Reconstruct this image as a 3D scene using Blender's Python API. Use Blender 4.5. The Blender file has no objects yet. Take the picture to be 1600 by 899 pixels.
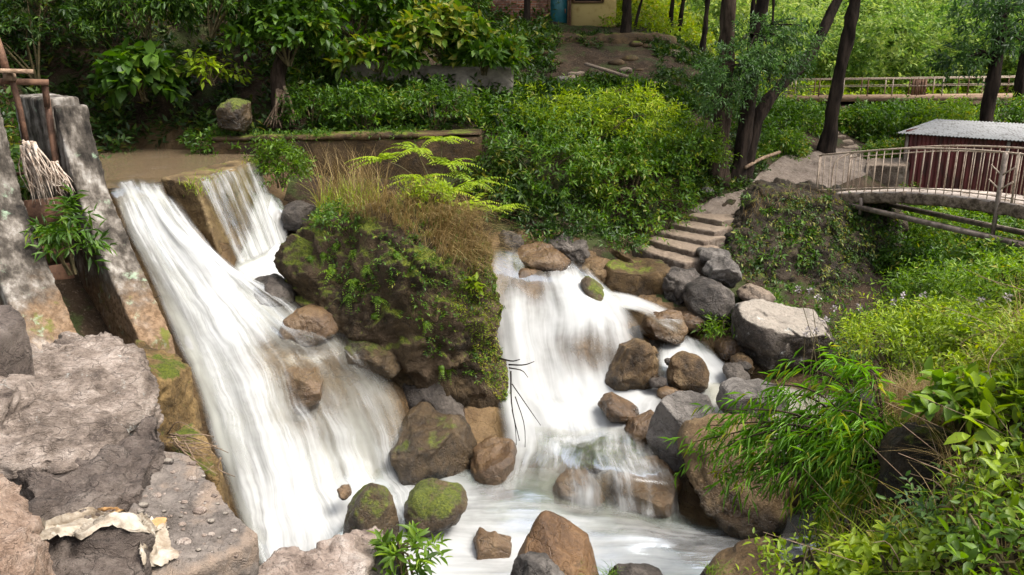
import bpy, bmesh, math, random
import numpy as np
from mathutils import Vector

# ------------------------------------------------------------------ basics
S = 1.4                       # design unit -> metres
F, PITCH, CZ = 1300.0, math.radians(16.0), 6.0
SP, CP = math.sin(PITCH), math.cos(PITCH)
sc = bpy.context.scene
col = sc.collection
rng = np.random.default_rng(7)

def ray(px, py):
    a = (px - 800.0) / F; b = (449.5 - py) / F
    return np.array([a, CP + b * SP, -SP + b * CP])

def W(px, py, Y):
    d = ray(px, py); return np.array([0, 0, CZ]) + d * (Y / d[1])

def Wz(px, py, z):
    d = ray(px, py); return np.array([0, 0, CZ]) + d * ((z - CZ) / d[2])

# ------------------------------------------------------------------ noise
def _h(ix, iy, iz, seed):
    h = (ix.astype(np.uint32) * np.uint32(374761393) + iy.astype(np.uint32) * np.uint32(668265263)
         + iz.astype(np.uint32) * np.uint32(2147483647) + np.uint32((seed * 974711) & 0xffffffff))
    h = (h ^ (h >> np.uint32(13))) * np.uint32(1274126177)
    h = (h ^ (h >> np.uint32(16))) * np.uint32(2246822519)
    return ((h ^ (h >> np.uint32(15))) & np.uint32(0xffff)).astype(np.float64) / 65535.0 * 2 - 1

def vnoise(p, seed=0):
    p = np.asarray(p, float); i = np.floor(p).astype(np.int64); f = p - i
    f = f * f * f * (f * (f * 6 - 15) + 10); i = i & 0x7fffffff
    x, y, z = i[:, 0], i[:, 1], i[:, 2]; fx, fy, fz = f[:, 0], f[:, 1], f[:, 2]
    def L(a, b, t): return a + (b - a) * t
    with np.errstate(over='ignore'):
        c = [[[_h(x + a, y + b, z + k, seed) for k in (0, 1)] for b in (0, 1)] for a in (0, 1)]
    return L(L(L(c[0][0][0], c[1][0][0], fx), L(c[0][1][0], c[1][1][0], fx), fy),
             L(L(c[0][0][1], c[1][0][1], fx), L(c[0][1][1], c[1][1][1], fx), fy), fz)

def fbm(p, octv=4, seed=0, gain=.5, ridged=False):
    p = np.asarray(p, float) + 37.7; a = 1.0; s = 0; t = 0
    for k in range(octv):
        n = vnoise(p, seed + k * 17)
        if ridged: n = 1 - 2 * np.abs(n)
        s = s + a * n; t += a; a *= gain; p = p * 2.03 + 11.3
    return s / t

def worley(p, seed=0):
    p = np.asarray(p, float) + 53.1; i = np.floor(p).astype(np.int64) & 0x7fffffff; f = p - np.floor(p)
    d1 = np.full(len(p), 9.); d2 = np.full(len(p), 9.); rnd = np.zeros(len(p))
    with np.errstate(over='ignore'):
        for a in (-1, 0, 1):
            for b in (-1, 0, 1):
                for c in (-1, 0, 1):
                    q = [_h(i[:, 0] + a, i[:, 1] + b, i[:, 2] + c, seed + k) * .5 + .5 for k in range(3)]
                    d = np.sqrt((a + q[0] - f[:, 0]) ** 2 + (b + q[1] - f[:, 1]) ** 2 + (c + q[2] - f[:, 2]) ** 2)
                    r = _h(i[:, 0] + a, i[:, 1] + b, i[:, 2] + c, seed + 5)
                    n = d < d1; d2 = np.where(n, d1, np.minimum(d2, d)); rnd = np.where(n, r, rnd); d1 = np.where(n, d, d1)
    return d1, d2, rnd
def fracture(p, seed, crack=.5):
    '''blocky broken-rock relief in -1..1: each chunk stands at its own height, with a groove between chunks'''
    w = p + .35 * np.stack([fbm(p * 1.3, 3, seed + k) for k in (1, 2, 3)], 1)
    d1, d2, r = worley(w, seed); e = np.clip((d2 - d1) / .16, 0, 1); e = e * e * (3 - 2 * e)
    return r * e - crack * (1 - e)

def unit(v): return v / (np.linalg.norm(v, axis=-1, keepdims=True) + 1e-9)

# ------------------------------------------------------------------ mesh / object helpers
def tag(o, label=None, cat=None, group=None, kind=None):
    if label: o['label'] = label
    if cat: o['category'] = cat
    if group: o['group'] = group
    if kind: o['kind'] = kind
    return o

def fill_mesh(me, V, Fs):
    """Fs: list of integer arrays (n,k)"""
    V = np.ascontiguousarray(V, dtype=np.float32)
    me.vertices.add(len(V)); me.vertices.foreach_set('co', V.ravel())
    lv = np.concatenate([f.ravel() for f in Fs]).astype(np.int32)
    tot = np.concatenate([np.full(len(f), f.shape[1]) for f in Fs]).astype(np.int32)
    st = np.concatenate([[0], np.cumsum(tot)[:-1]]).astype(np.int32)
    me.loops.add(len(lv)); me.loops.foreach_set('vertex_index', lv)
    me.polygons.add(len(tot)); me.polygons.foreach_set('loop_start', st); me.polygons.foreach_set('loop_total', tot)
    me.update(calc_edges=True)

def build(name, V, Fs, mat, parent=None, origin=None, smooth=True, attrs=None, uv=None):
    """one mesh object; V in design units (world), origin = design-unit origin of the object"""
    V = np.asarray(V, float)
    if isinstance(Fs, np.ndarray): Fs = [Fs]
    if isinstance(Fs, list) and len(Fs) and not isinstance(Fs[0], np.ndarray):
        d = {}
        for f in Fs: d.setdefault(len(f), []).append(f)
        Fs = [np.array(v) for v in d.values()]
    if origin is None:
        if parent is not None: origin = parent['_o']
        else:
            mn, mx = V.min(0), V.max(0); origin = [(mn[0] + mx[0]) / 2, (mn[1] + mx[1]) / 2, mn[2]]
    origin = np.array(list(origin), float)
    me = bpy.data.meshes.new(name)
    fill_mesh(me, (V - origin) * S, Fs)
    if smooth: me.polygons.foreach_set('use_smooth', np.ones(len(me.polygons), bool))
    for k, v in (attrs or {}).items():
        at = me.attributes.new(k, 'FLOAT', 'POINT'); at.data.foreach_set('value', np.asarray(v, np.float32))
    if uv is not None:
        l = me.uv_layers.new(name='UVMap'); li = np.zeros(len(me.loops), np.int32)
        me.loops.foreach_get('vertex_index', li); l.data.foreach_set('uv', np.asarray(uv, np.float32)[li].ravel())
    if mat: me.materials.append(mat)
    o = bpy.data.objects.new(name, me); col.objects.link(o)
    if parent is not None:
        o.parent = parent
        o.location = (origin - np.array(list(parent['_o']))) * S
    else: o.location = origin * S
    o['_o'] = [float(q) for q in origin]
    return o

def empty(name, o3, label, cat, group=None, kind=None):
    o = bpy.data.objects.new(name, None); col.objects.link(o)
    o.location = np.array(o3) * S; o['_o'] = [float(q) for q in o3]; o.empty_display_size = .2
    return tag(o, label, cat, group, kind)

class MB:
    """collects shapes in design-unit world space"""
    def __init__(s): s.V = []; s.F = []; s.n = 0
    def add(s, V, Fc):
        V = np.asarray(V, float); s.V.append(V)
        for f in Fc: s.F.append(tuple(int(i) + s.n for i in f))
        s.n += len(V); return s
    def hexa(s, P):   # bottom 4 then top 4, ccw
        return s.add(P, [(3, 2, 1, 0), (4, 5, 6, 7), (0, 1, 5, 4), (1, 2, 6, 5), (2, 3, 7, 6), (3, 0, 4, 7)])
    def box(s, c, sx, sy, sz, ax=(1, 0, 0), up=(0, 0, 1)):
        ax = unit(np.array(ax, float)); up = np.array(up, float); up = unit(up - ax * up.dot(ax)); sd = np.cross(up, ax)
        c = np.array(c, float); P = []
        for k in (-1, 1):
            for i, j in ((-1, -1), (1, -1), (1, 1), (-1, 1)):
                P.append(c + ax * i * sx / 2 + sd * j * sy / 2 + up * k * sz / 2)
        return s.hexa(P)
    def bar(s, a, b, w, h, up=(0, 0, 1)):
        a = np.array(a, float); b = np.array(b, float); d = b - a; L = np.linalg.norm(d)
        if abs(d[2]) > .9 * L: up = (0, 1, 0)
        return s.box((a + b) / 2, L, w, h, d, up)
    def tube(s, path, rad, n=8, cap=True):
        path = np.array(path, float); k = len(path)
        rad = np.full(k, rad) if np.isscalar(rad) else np.array(rad, float)
        T = np.gradient(path, axis=0); T = unit(T)
        ref = np.array([0, 1, .01]) if abs(T[0][2]) > .8 else np.array([0, .01, 1.])
        P = []
        for i in range(k):
            e1 = unit(ref - T[i] * ref.dot(T[i])); e2 = np.cross(T[i], e1); ref = e1
            th = np.arange(n) / n * 2 * math.pi
            P.append(path[i] + rad[i] * (np.cos(th)[:, None] * e1 + np.sin(th)[:, None] * e2))
        Fc = []
        for i in range(k - 1):
            for j in range(n):
                j2 = (j + 1) % n
                Fc.append((i * n + j, i * n + j2, (i + 1) * n + j2, (i + 1) * n + j))
        if cap: Fc.append(tuple(range(n - 1, -1, -1))); Fc.append(tuple((k - 1) * n + j for j in range(n)))
        return s.add(np.concatenate(P), Fc)
    def arr(s): return np.concatenate(s.V)
    def build(s, name, mat, parent=None, origin=None, smooth=False):
        return build(name, s.arr(), s.F, mat, parent, origin, smooth)

def catmull(P, n):
    P = np.asarray(P, float); k = len(P)
    if k == 2:
        t = np.linspace(0, 1, n)[:, None]; return P[0] * (1 - t) + P[1] * t
    Q = np.vstack([2 * P[0] - P[1], P, 2 * P[-1] - P[-2]])
    t = np.linspace(0, k - 1 - 1e-6, n); i = t.astype(int); f = (t - i)[:, None]
    a, b, c, d = Q[i], Q[i + 1], Q[i + 2], Q[i + 3]
    return .5 * (2 * b + (c - a) * f + (2 * a - 5 * b + 4 * c - d) * f ** 2 + (3 * b - 3 * c + d - a) * f ** 3)

def smoothpath(P, n): return catmull(np.array(P, float), n)

def remesh(V, Fc, voxel):
    """voxel-remeshed copy of a closed shape -> (V, quads, normals)"""
    me = bpy.data.meshes.new('tmp'); me.from_pydata([tuple(v) for v in V], [], [tuple(f) for f in Fc]); me.update()
    bm = bmesh.new(); bm.from_mesh(me); bmesh.ops.recalc_face_normals(bm, faces=bm.faces); bm.to_mesh(me); bm.free()
    o = bpy.data.objects.new('tmp', me); col.objects.link(o)
    m = o.modifiers.new('r', 'REMESH'); m.mode = 'VOXEL'; m.voxel_size = voxel
    dg = bpy.context.evaluated_depsgraph_get(); ev = o.evaluated_get(dg).to_mesh()
    n = len(ev.vertices); A = np.zeros(n * 3); ev.vertices.foreach_get('co', A)
    N = np.zeros(n * 3); ev.vertex_normals.foreach_get('vector', N)
    nf = len(ev.polygons); L = np.zeros(len(ev.loops), np.int32); ev.loops.foreach_get('vertex_index', L)
    tot = np.zeros(nf, np.int32); ev.polygons.foreach_get('loop_total', tot)
    st = np.zeros(nf, np.int32); ev.polygons.foreach_get('loop_start', st)
    Fs = []
    for k in np.unique(tot):
        s_ = st[tot == k]; Fs.append(L[s_[:, None] + np.arange(k)])
    o.evaluated_get(dg).to_mesh_clear(); bpy.data.objects.remove(o); bpy.data.meshes.remove(me)
    return A.reshape(-1, 3), Fs, N.reshape(-1, 3)

def eroded(V, Fc, voxel=.05, amp=.04, freq=2., seed=0, octv=5, strata=None, low=.0, lowf=.7, ridged=False, chip=0, fine=.012, ff=9., frac=None):
    V, Fs, N = remesh(V, Fc, voxel)
    q = V * freq
    if strata is not None:      # strata: (axis, stretch)
        ax = unit(np.array(strata[0], float)); h = (V @ ax)[:, None] * ax; q = (V - h) * freq * .55 + h * freq * strata[1]
    d = fbm(q, octv, seed, .55, ridged) * amp
    if low: d = d + fbm(V * lowf, 2, seed + 5) * low
    if chip:
        c = fbm(V * freq * .6, 3, seed + 9); d = d - np.clip(c - .25, 0, 1) * chip
    if frac:
        fq = V * frac[0] if strata is None else q / freq * frac[0]
        d = d + fracture(fq, seed + 41) * frac[1] + fracture(fq * 2.7, seed + 43) * frac[1] * .35
    if fine: d = d + fbm((V * ff) if strata is None else q * 3.3, 4, seed + 31, .6, True) * fine
    return V + N * d[:, None], Fs

_ico = {}
def ico(sub):
    if sub not in _ico:
        bm = bmesh.new(); bmesh.ops.create_icosphere(bm, subdivisions=sub, radius=1)
        bm.verts.ensure_lookup_table()
        _ico[sub] = (np.array([v.co[:] for v in bm.verts]), np.array([[v.index for v in f.verts] for f in bm.faces])); bm.free()
    return _ico[sub]

def rock_geo(outline, Y, depth, seed, facets=10, rough=.07, sub=5, q=2.4, cutlo=.62, strata=None, fr=2.2, lean=0., ridged=False, cuts=()):
    """rock whose silhouette follows an outline of (px,py) at distance Y; real depth"""
    r = np.random.default_rng(seed)
    P = np.array([W(px, py, Y) for px, py in outline])
    c = (P.min(0) + P.max(0)) / 2
    th = np.linspace(-math.pi, math.pi, 181); R = np.zeros(181)
    X, Z = P[:, 0] - c[0], P[:, 2] - c[2]
    for k, t in enumerate(th):
        dx, dz = math.cos(t), math.sin(t); best = .02
        for i in range(len(P)):
            j = (i + 1) % len(P); ex, ez = X[j] - X[i], Z[j] - Z[i]; den = dx * ez - dz * ex
            if abs(den) < 1e-9: continue
            s_ = (X[i] * ez - Z[i] * ex) / den; u = (X[i] * dz - Z[i] * dx) / den
            if s_ > 0 and -1e-6 <= u <= 1 + 1e-6: best = max(best, s_)
        R[k] = best
    R = np.convolve(np.r_[R[-4:-1], R, R[1:4]], [.05, .1, .2, .3, .2, .1, .05], 'valid')
    V, Fc = ico(sub); V = V.copy()
    cl = list(cuts)
    for k in range(facets):
        n = unit(r.normal(size=3)); n[1] *= 1.1; cl.append((unit(n), r.uniform(cutlo, .95)))
    for n, d in cl:
        n = unit(np.array(n, float)); e = np.maximum(0, V @ n - d); V = V - e[:, None] * n * .92
    ny = np.clip(V[:, 1], -1, 1); rho = np.sqrt(V[:, 0] ** 2 + V[:, 2] ** 2) + 1e-9
    ln = np.sqrt(rho ** 2 + ny ** 2); s0 = rho / ln; n0 = np.abs(ny) / ln
    k = ((1 - n0 ** q) ** (1 / q)) / np.maximum(s0, 1e-3); k = np.clip(k, .2, 1.6)
    Rt = np.interp(np.arctan2(V[:, 2], V[:, 0]), th, R)
    D = np.stack([V[:, 0] * k * Rt, depth * ny, V[:, 2] * k * Rt], 1)
    D[:, 1] += lean * D[:, 2]
    size = (R.mean() + depth) / 2
    qn = D / size * fr + seed * 3.1
    if strata is not None:
        ax = unit(np.array(strata[0], float)); h = (qn @ ax)[:, None] * ax; qn = (qn - h) * .55 + h * strata[1]
    d = fbm(qn, 5, seed, .55, ridged) * rough * 1.3
    d += fbm(D / size * .9 + seed, 2, seed + 3) * rough
    d += fbm(D / size * fr * 3.7 + seed, 4, seed + 7, .6, True) * min(rough, .09) * .4
    d += fracture(D / size * fr * .62 + seed, seed + 13, .35) * rough * .85
    cr = 1 - np.abs(fbm(D / size * fr * .75 + seed * 2, 4, seed + 11, .5)); d -= np.clip(cr - .93, 0, 1) * rough * 5 * .5
    return c + D + unit(D) * (d * size)[:, None], Fc, c

def ell(cx, cy, w, h, n=14, seed=0):
    r = np.random.default_rng(seed + 100)
    t = np.arange(n) / n * 2 * math.pi
    j = 1 + r.uniform(-.12, .1, n)
    return [(cx + w / 2 * math.copysign(abs(math.cos(a)) ** .8, math.cos(a)) * k, cy - h / 2 * math.copysign(abs(math.sin(a)) ** .8, math.sin(a)) * k) for a, k in zip(t, j)]
# ------------------------------------------------------------------ materials
class NT:
    def __init__(s, name):
        m = bpy.data.materials.new(name); m.use_nodes = True; s.m = m; s.t = m.node_tree; s.t.nodes.clear()
        s.out = s.t.nodes.new('ShaderNodeOutputMaterial')
    def n(s, typ, **kw):
        nd = s.t.nodes.new('ShaderNode' + typ)
        for k, v in kw.items():
            if k.startswith('_'): setattr(nd, k[1:], v)
            else:
                key = int(k[1:]) if k[0] == 'i' and k[1:].isdigit() else k.replace('__', ' ')
                if hasattr(v, 'is_linked') or isinstance(v, bpy.types.NodeSocket): s.t.links.new(v, nd.inputs[key])
                else: nd.inputs[key].default_value = v
        return nd
    def link(s, a, b): s.t.links.new(a, b)
    def math(s, op, a, b=0., c=None):
        nd = s.t.nodes.new('ShaderNodeMath'); nd.operation = op
        for i, v in enumerate((a, b) if c is None else (a, b, c)):
            if isinstance(v, bpy.types.NodeSocket): s.link(v, nd.inputs[i])
            else: nd.inputs[i].default_value = v
        return nd.outputs[0]
    def ss(s, v, lo, hi):
        nd = s.t.nodes.new('ShaderNodeMapRange'); nd.interpolation_type = 'SMOOTHSTEP'
        s.link(v, nd.inputs[0])
        for i, q in ((1, lo), (2, hi)):
            if isinstance(q, bpy.types.NodeSocket): s.link(q, nd.inputs[i])
            else: nd.inputs[i].default_value = q
        return nd.outputs[0]
    def mix(s, f, a, b):
        nd = s.t.nodes.new('ShaderNodeMix'); nd.data_type = 'RGBA'
        for i, v in ((0, f), (6, a), (7, b)):
            if isinstance(v, bpy.types.NodeSocket): s.link(v, nd.inputs[i])
            else: nd.inputs[i].default_value = (*v, 1) if isinstance(v, (tuple, list)) and len(v) == 3 else v
        return nd.outputs[2]
    def ramp(s, v, stops):
        nd = s.t.nodes.new('ShaderNodeValToRGB'); cr = nd.color_ramp
        while len(cr.elements) < len(stops): cr.elements.new(.5)
        for e, (p, c) in zip(cr.elements, stops): e.position = p; e.color = (*c, 1)
        s.link(v, nd.inputs[0]); return nd.outputs[0]
    def coords(s, jitter=True):
        tc = s.n('TexCoord').outputs['Object']
        if not jitter: return tc
        oi = s.n('ObjectInfo').outputs['Random']
        m = s.n('VectorMath', _operation='ADD'); s.link(tc, m.inputs[0])
        k = s.n('CombineXYZ', X=s.math('MULTIPLY', oi, 31.), Y=s.math('MULTIPLY', oi, 17.), Z=s.math('MULTIPLY', oi, 7.))
        s.link(k.outputs[0], m.inputs[1]); return m.outputs[0]
    def noise(s, vec, scale, detail=6, rough=.55, dist=0.):
        nd = s.n('TexNoise', Scale=scale, Detail=detail, Roughness=rough, Distortion=dist); s.link(vec, nd.inputs['Vector'])
        return nd.outputs['Fac']
    def stretch(s, vec, sx, sy, sz, rot=(0, 0, 0)):
        nd = s.n('Mapping'); nd.inputs['Scale'].default_value = (sx, sy, sz); nd.inputs['Rotation'].default_value = rot
        s.link(vec, nd.inputs['Vector']); return nd.outputs[0]
    def bump(s, h, strength=.5, dist=.05, normal=None):
        nd = s.n('Bump', Strength=strength, Distance=dist, Height=h)
        if normal: s.link(normal, nd.inputs['Normal'])
        return nd.outputs[0]
    def pbsdf(s, colr, rough=.8, spec=.3, normal=None, **kw):
        nd = s.n('BsdfPrincipled', **kw)
        for k, v in (('Base Color', colr), ('Roughness', rough), ('Specular IOR Level', spec)):
            if isinstance(v, bpy.types.NodeSocket): s.link(v, nd.inputs[k])
            else: nd.inputs[k].default_value = (*v, 1) if isinstance(v, (tuple, list)) and len(v) == 3 else v
        if normal is not None: s.link(normal, nd.inputs['Normal'])
        return nd.outputs[0]
    def done(s, sh): s.link(sh, s.out.inputs['Surface']); return s.m

MOSS1, MOSS2 = (.045, .06, .008), (.13, .15, .014)
def rock_mat(name, dark, mid, light, moss=0., scale=1., bump=.7, rough=(.55, .9), lichen=0., wet=0., soil=None, strata=None, toplit=None, K=.72, SAT=1.):
    t = NT(name); v = t.coords()
    if strata: v2 = t.stretch(v, *strata)
    else: v2 = v
    dark, mid, light = [(c[0] * K, c[1] * K * SAT ** .12, c[2] * K * SAT) for c in (dark, mid, light)]
    n1 = t.noise(v2, 1.1 * scale, 7, .62, .4); n2 = t.noise(v, 5 * scale, 8, .65); n3 = t.noise(v2, 22 * scale, 6, .7)
    vor = t.n('TexVoronoi', Scale=2.3 * scale, _feature='DISTANCE_TO_EDGE'); 
    wv = t.n('VectorMath', _operation='ADD'); t.link(v2, wv.inputs[0])
    nz = t.n('TexNoise', Scale=1.7 * scale, Detail=5.); t.link(v, nz.inputs['Vector']); t.link(nz.outputs['Color'], wv.inputs[1]); t.link(wv.outputs[0], vor.inputs['Vector'])
    crack = t.ss(vor.outputs['Distance'], 0., .035)
    mixv = t.math('ADD', t.math('MULTIPLY', n1, .62), t.math('MULTIPLY', n2, .38))
    c = t.ramp(mixv, [(.37, tuple(q * .8 for q in dark)), (.49, mid), (.61, light)])
    sp = t.ss(n3, .52, .72); c = t.mix(t.math('MULTIPLY', sp, .3), c, tuple(min(1, q * 1.35) for q in light))
    dk = t.ss(n3, .46, .3); c = t.mix(t.math('MULTIPLY', dk, .7), c, tuple(q * .45 for q in dark))
    cm = t.math('SUBTRACT', 1., crack); cm = t.math('MULTIPLY', cm, t.ss(n2, .45, .6)); c = t.mix(t.math('MULTIPLY', cm, .6), c, tuple(q * .3 for q in dark))
    nz_ = t.n('SeparateXYZ'); geo = t.n('NewGeometry'); t.link(geo.outputs['Normal'], nz_.inputs[0]); up = nz_.outputs['Z']
    if toplit is not None:
        f = t.ss(t.math('ADD', up, t.math('MULTIPLY', t.math('SUBTRACT', n2, .5), 1.2)), .45, .95); c = t.mix(t.math('MULTIPLY', f, .8), c, toplit)  # paler colour by upward normal paints light onto the tops
    if soil is not None:
        ns = t.noise(v, .9 * scale, 5, .6); c = t.mix(t.ss(ns, .47, .6), c, t.mix(n2, tuple(q * .6 for q in soil), soil))
    if lichen:
        nl = t.noise(v, 3.2 * scale, 6, .7); c = t.mix(t.ss(nl, .62 - lichen * .1, .72 - lichen * .1), c, (.5, .5, .46))
    rg = t.math('ADD', t.math('MULTIPLY', n2, rough[1] - rough[0]), rough[0])
    if moss:
        nm = t.noise(v, 1.6 * scale, 6, .65)
        k = t.math('ADD', t.math('MULTIPLY', up, .35), t.math('ADD', t.math('MULTIPLY', nm, 1.6), -1.5 + moss * .6))
        mk = t.ss(k, .04, .24); mc = t.mix(t.ss(n3, .35, .65), MOSS1, MOSS2); c = t.mix(mk, c, mc); rg = t.math('MAXIMUM', rg, t.math('MULTIPLY', mk, .95))
    if wet:     # damp band left by the water
        gs = t.n('SeparateXYZ'); t.link(t.n('TexCoord').outputs['Generated'], gs.inputs[0])
        wb = t.ss(t.math('ADD', gs.outputs['Z'], t.math('MULTIPLY', t.math('SUBTRACT', n1, .5), .7)), .5, .34)
        c = t.mix(t.math('MULTIPLY', wb, .62), c, tuple(q * .35 for q in dark)); rg = t.math('MULTIPLY', rg, t.math('SUBTRACT', 1., t.math('MULTIPLY', wb, .6)))
    h = t.math('ADD', t.math('MULTIPLY', n2, .7), t.math('ADD', t.math('MULTIPLY', n3, .4), t.math('MULTIPLY', crack, .12)))
    return t.done(t.pbsdf(c, rg, .3 + wet * .4, t.bump(h, min(1, bump * 1.3), .13)))

def leaf_mat(name, stops, trans=.35, rough=.45, spec=.35):
    t = NT(name); a = t.n('Attribute', _attribute_name='tint')
    oi = t.n('ObjectInfo').outputs['Random']
    f = t.math('ADD', a.outputs['Fac'], t.math('MULTIPLY', t.math('SUBTRACT', oi, .5), .18))
    c = t.ramp(f, stops); p = t.pbsdf(c, rough, spec)
    tr = t.n('BsdfTranslucent'); hs = t.n('HueSaturation', Saturation=1.15, Value=1.25); t.link(c, hs.inputs['Color']); t.link(hs.outputs[0], tr.inputs['Color'])
    mx = t.n('MixShader', Fac=trans); t.link(p, mx.inputs[1]); t.link(tr.outputs[0], mx.inputs[2])
    return t.done(mx.outputs[0])

def simple(name, c1, c2, scale=3., rough=.7, spec=.3, bump=.3, st=(1, 1, 1), metal=0., detail=6, bs=3., lo=.35, hi=.65):
    t = NT(name); v = t.stretch(t.coords(), *st); n = t.noise(v, scale, detail, .6); n2 = t.noise(v, scale * bs, 5, .6)
    c = t.mix(t.ss(t.math('ADD', t.math('MULTIPLY', n, .7), t.math('MULTIPLY', n2, .3)), lo, hi), c1, c2)
    return t.done(t.pbsdf(c, rough, spec, t.bump(n2, bump, .03), Metallic=metal))

M = {}
M['boulder'] = rock_mat('boulder_rock', (.03, .02, .011), (.08, .052, .03), (.2, .14, .09), moss=1.0, scale=.9, soil=(.085, .055, .03), bump=1., K=0.6, SAT=.74)
M['mossy'] = rock_mat('mossy_wet_rock', (.05, .03, .016), (.12, .075, .038), (.22, .15, .09), moss=.98, scale=1.2, rough=(.3, .65), wet=.6, K=0.55, SAT=.74)
M['mossy2'] = rock_mat('part_mossy_wet_rock', (.05, .03, .016), (.12, .075, .038), (.22, .15, .09), moss=.66, scale=1.2, rough=(.3, .65), wet=.6, K=0.55, SAT=.74)
M['wetbrown'] = rock_mat('wet_brown_rock', (.07, .038, .02), (.16, .09, .048), (.27, .17, .1), moss=.0, scale=.9, rough=(.25, .6), wet=.8, bump=.5, K=0.55, SAT=.74)
M['bed'] = rock_mat('stream_bed_rock', (.07, .042, .023), (.17, .105, .06), (.3, .2, .125), scale=.8, rough=(.25, .6), bump=.6, K=0.6, SAT=.74)
M['brown'] = rock_mat('brown_rock', (.07, .04, .021), (.19, .115, .06), (.38, .265, .17), moss=.12, scale=1.2, rough=(.4, .75), wet=.3, K=0.56, SAT=.74)
M['redbrown'] = rock_mat('red_brown_rock', (.12, .06, .03), (.22, .12, .065), (.33, .2, .12), scale=.9, rough=(.35, .65), wet=.3, bump=.45, K=0.6, SAT=.74)
M['grey'] = rock_mat('grey_rock', (.06, .05, .044), (.18, .155, .135), (.36, .32, .285), scale=1.1, rough=(.4, .8), moss=.05, wet=.3, K=0.58)
M['pale'] = rock_mat('pale_rock', (.06, .045, .036), (.16, .125, .1), (.3, .25, .21), scale=1., lichen=.1, wet=.3, toplit=(.37, .32, .265), K=.5)
M['darkgrey'] = rock_mat('dark_grey_rock', (.035, .027, .022), (.1, .08, .066), (.22, .185, .155), scale=1.2, rough=(.35, .8), moss=.3, wet=.3, K=0.6)
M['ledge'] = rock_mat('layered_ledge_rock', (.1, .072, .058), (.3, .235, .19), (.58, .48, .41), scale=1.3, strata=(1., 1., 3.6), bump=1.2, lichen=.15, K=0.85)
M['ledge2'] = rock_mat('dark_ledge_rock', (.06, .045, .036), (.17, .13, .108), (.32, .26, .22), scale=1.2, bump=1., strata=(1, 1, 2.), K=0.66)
M['pink'] = rock_mat('pink_crumbly_rock', (.24, .145, .095), (.42, .29, .21), (.58, .44, .35), scale=2., bump=1., K=0.85)
M['slab'] = rock_mat('slab_rock', (.13, .105, .088), (.22, .185, .16), (.34, .29, .25), scale=1.5, bump=.6, soil=(.33, .25, .19), K=0.75)
M['pinkgrey'] = rock_mat('pink_grey_rock', (.18, .13, .105), (.4, .31, .255), (.6, .52, .46), scale=1.3, bump=.9, K=0.85)
M['mossblock'] = rock_mat('sandy_block', (.07, .05, .022), (.22, .14, .068), (.42, .285, .15), moss=.8, scale=1.5, K=0.65, SAT=.74)
M['masonry'] = rock_mat('rough_masonry', (.02, .015, .01), (.06, .043, .028), (.2, .15, .11), moss=.62, scale=1.6, bump=1.1, soil=(.05, .034, .02), K=.4, SAT=.74)
M['stair'] = rock_mat('worn_stone_steps', (.14, .095, .065), (.27, .2, .15), (.42, .34, .27), scale=1.4, toplit=(.27, .205, .15), K=0.62)
M['wall'] = rock_mat('old_wall_plaster', (.035, .022, .012), (.085, .052, .026), (.17, .11, .06), moss=.75, scale=1.1, bump=.4, K=0.62, SAT=.72)
M['weir'] = rock_mat('weir_concrete', (.07, .045, .027), (.19, .13, .08), (.34, .255, .165), moss=.5, scale=1.3, bump=.4, K=0.62, SAT=.72)
M['path'] = rock_mat('path_gravel', (.2, .145, .11), (.34, .265, .21), (.48, .39, .32), scale=2.5, bump=.7, K=0.6)

def pier_mat():
    t = NT('stained_concrete'); v = t.coords(False)
    st = t.stretch(v, 3, 3, .5); n = t.noise(v, 1.6, 8, .65); n2 = t.noise(st, 1.8, 7, .65); n3 = t.noise(v, 14, 6, .65)
    c = t.ramp(t.math('ADD', t.math('MULTIPLY', n, .5), t.math('MULTIPLY', n2, .5)), [(.39, (.012, .01, .008)), (.47, (.055, .046, .037)), (.54, (.15, .13, .11)), (.64, (.38, .355, .32))])
    z = t.n('SeparateXYZ'); t.link(v, z.inputs[0])
    mud = t.ss(t.math('ADD', z.outputs['Z'], t.math('MULTIPLY', t.math('SUBTRACT', n, .5), 2.6)), 2.3, 1.4)
    mc = t.mix(t.ss(n3, .35, .65), (.11, .066, .035), (.23, .15, .09)); c = t.mix(t.math('MULTIPLY', mud, .9), c, mc)
    g = t.noise(v, 2.7, 6, .7); c = t.mix(t.math('MULTIPLY', t.ss(g, .58, .7), .75), c, (.27, .36, .25))
    ms = t.noise(t.stretch(v, 1, 1, .6), 1.9, 5, .7); c = t.mix(t.math('MULTIPLY', t.math('MULTIPLY', t.ss(ms, .57, .66), mud), .9), c, (.1, .11, .018))
    h = t.math('ADD', t.math('MULTIPLY', n, .5), t.math('MULTIPLY', n3, .35))
    return t.done(t.pbsdf(c, .88, .2, t.bump(h, .8, .06)))
M['pier'] = pier_mat()

def ground_mat():
    t = NT('bank_soil'); v = t.coords(False); n = t.noise(v, .55, 8, .62); n2 = t.noise(v, 4., 8, .7); n3 = t.noise(v, 18., 6, .7)
    c = t.ramp(t.math('ADD', t.math('MULTIPLY', n, .55), t.math('MULTIPLY', n2, .45)), [(.34, (.016, .011, .007)), (.5, (.042, .027, .016)), (.66, (.1, .066, .042))])
    c = t.mix(t.math('MULTIPLY', t.ss(n3, .54, .7), .5), c, (.24, .18, .13))
    g = t.noise(v, .9, 6, .7); c = t.mix(t.math('MULTIPLY', t.ss(g, .5, .6), .75), c, t.mix(n3, (.018, .03, .008), (.06, .085, .02)))
    return t.done(t.pbsdf(c, .9, .2, t.bump(t.math('ADD', n2, t.math('MULTIPLY', n3, .5)), 1., .12)))
M['ground'] = ground_mat()

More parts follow.
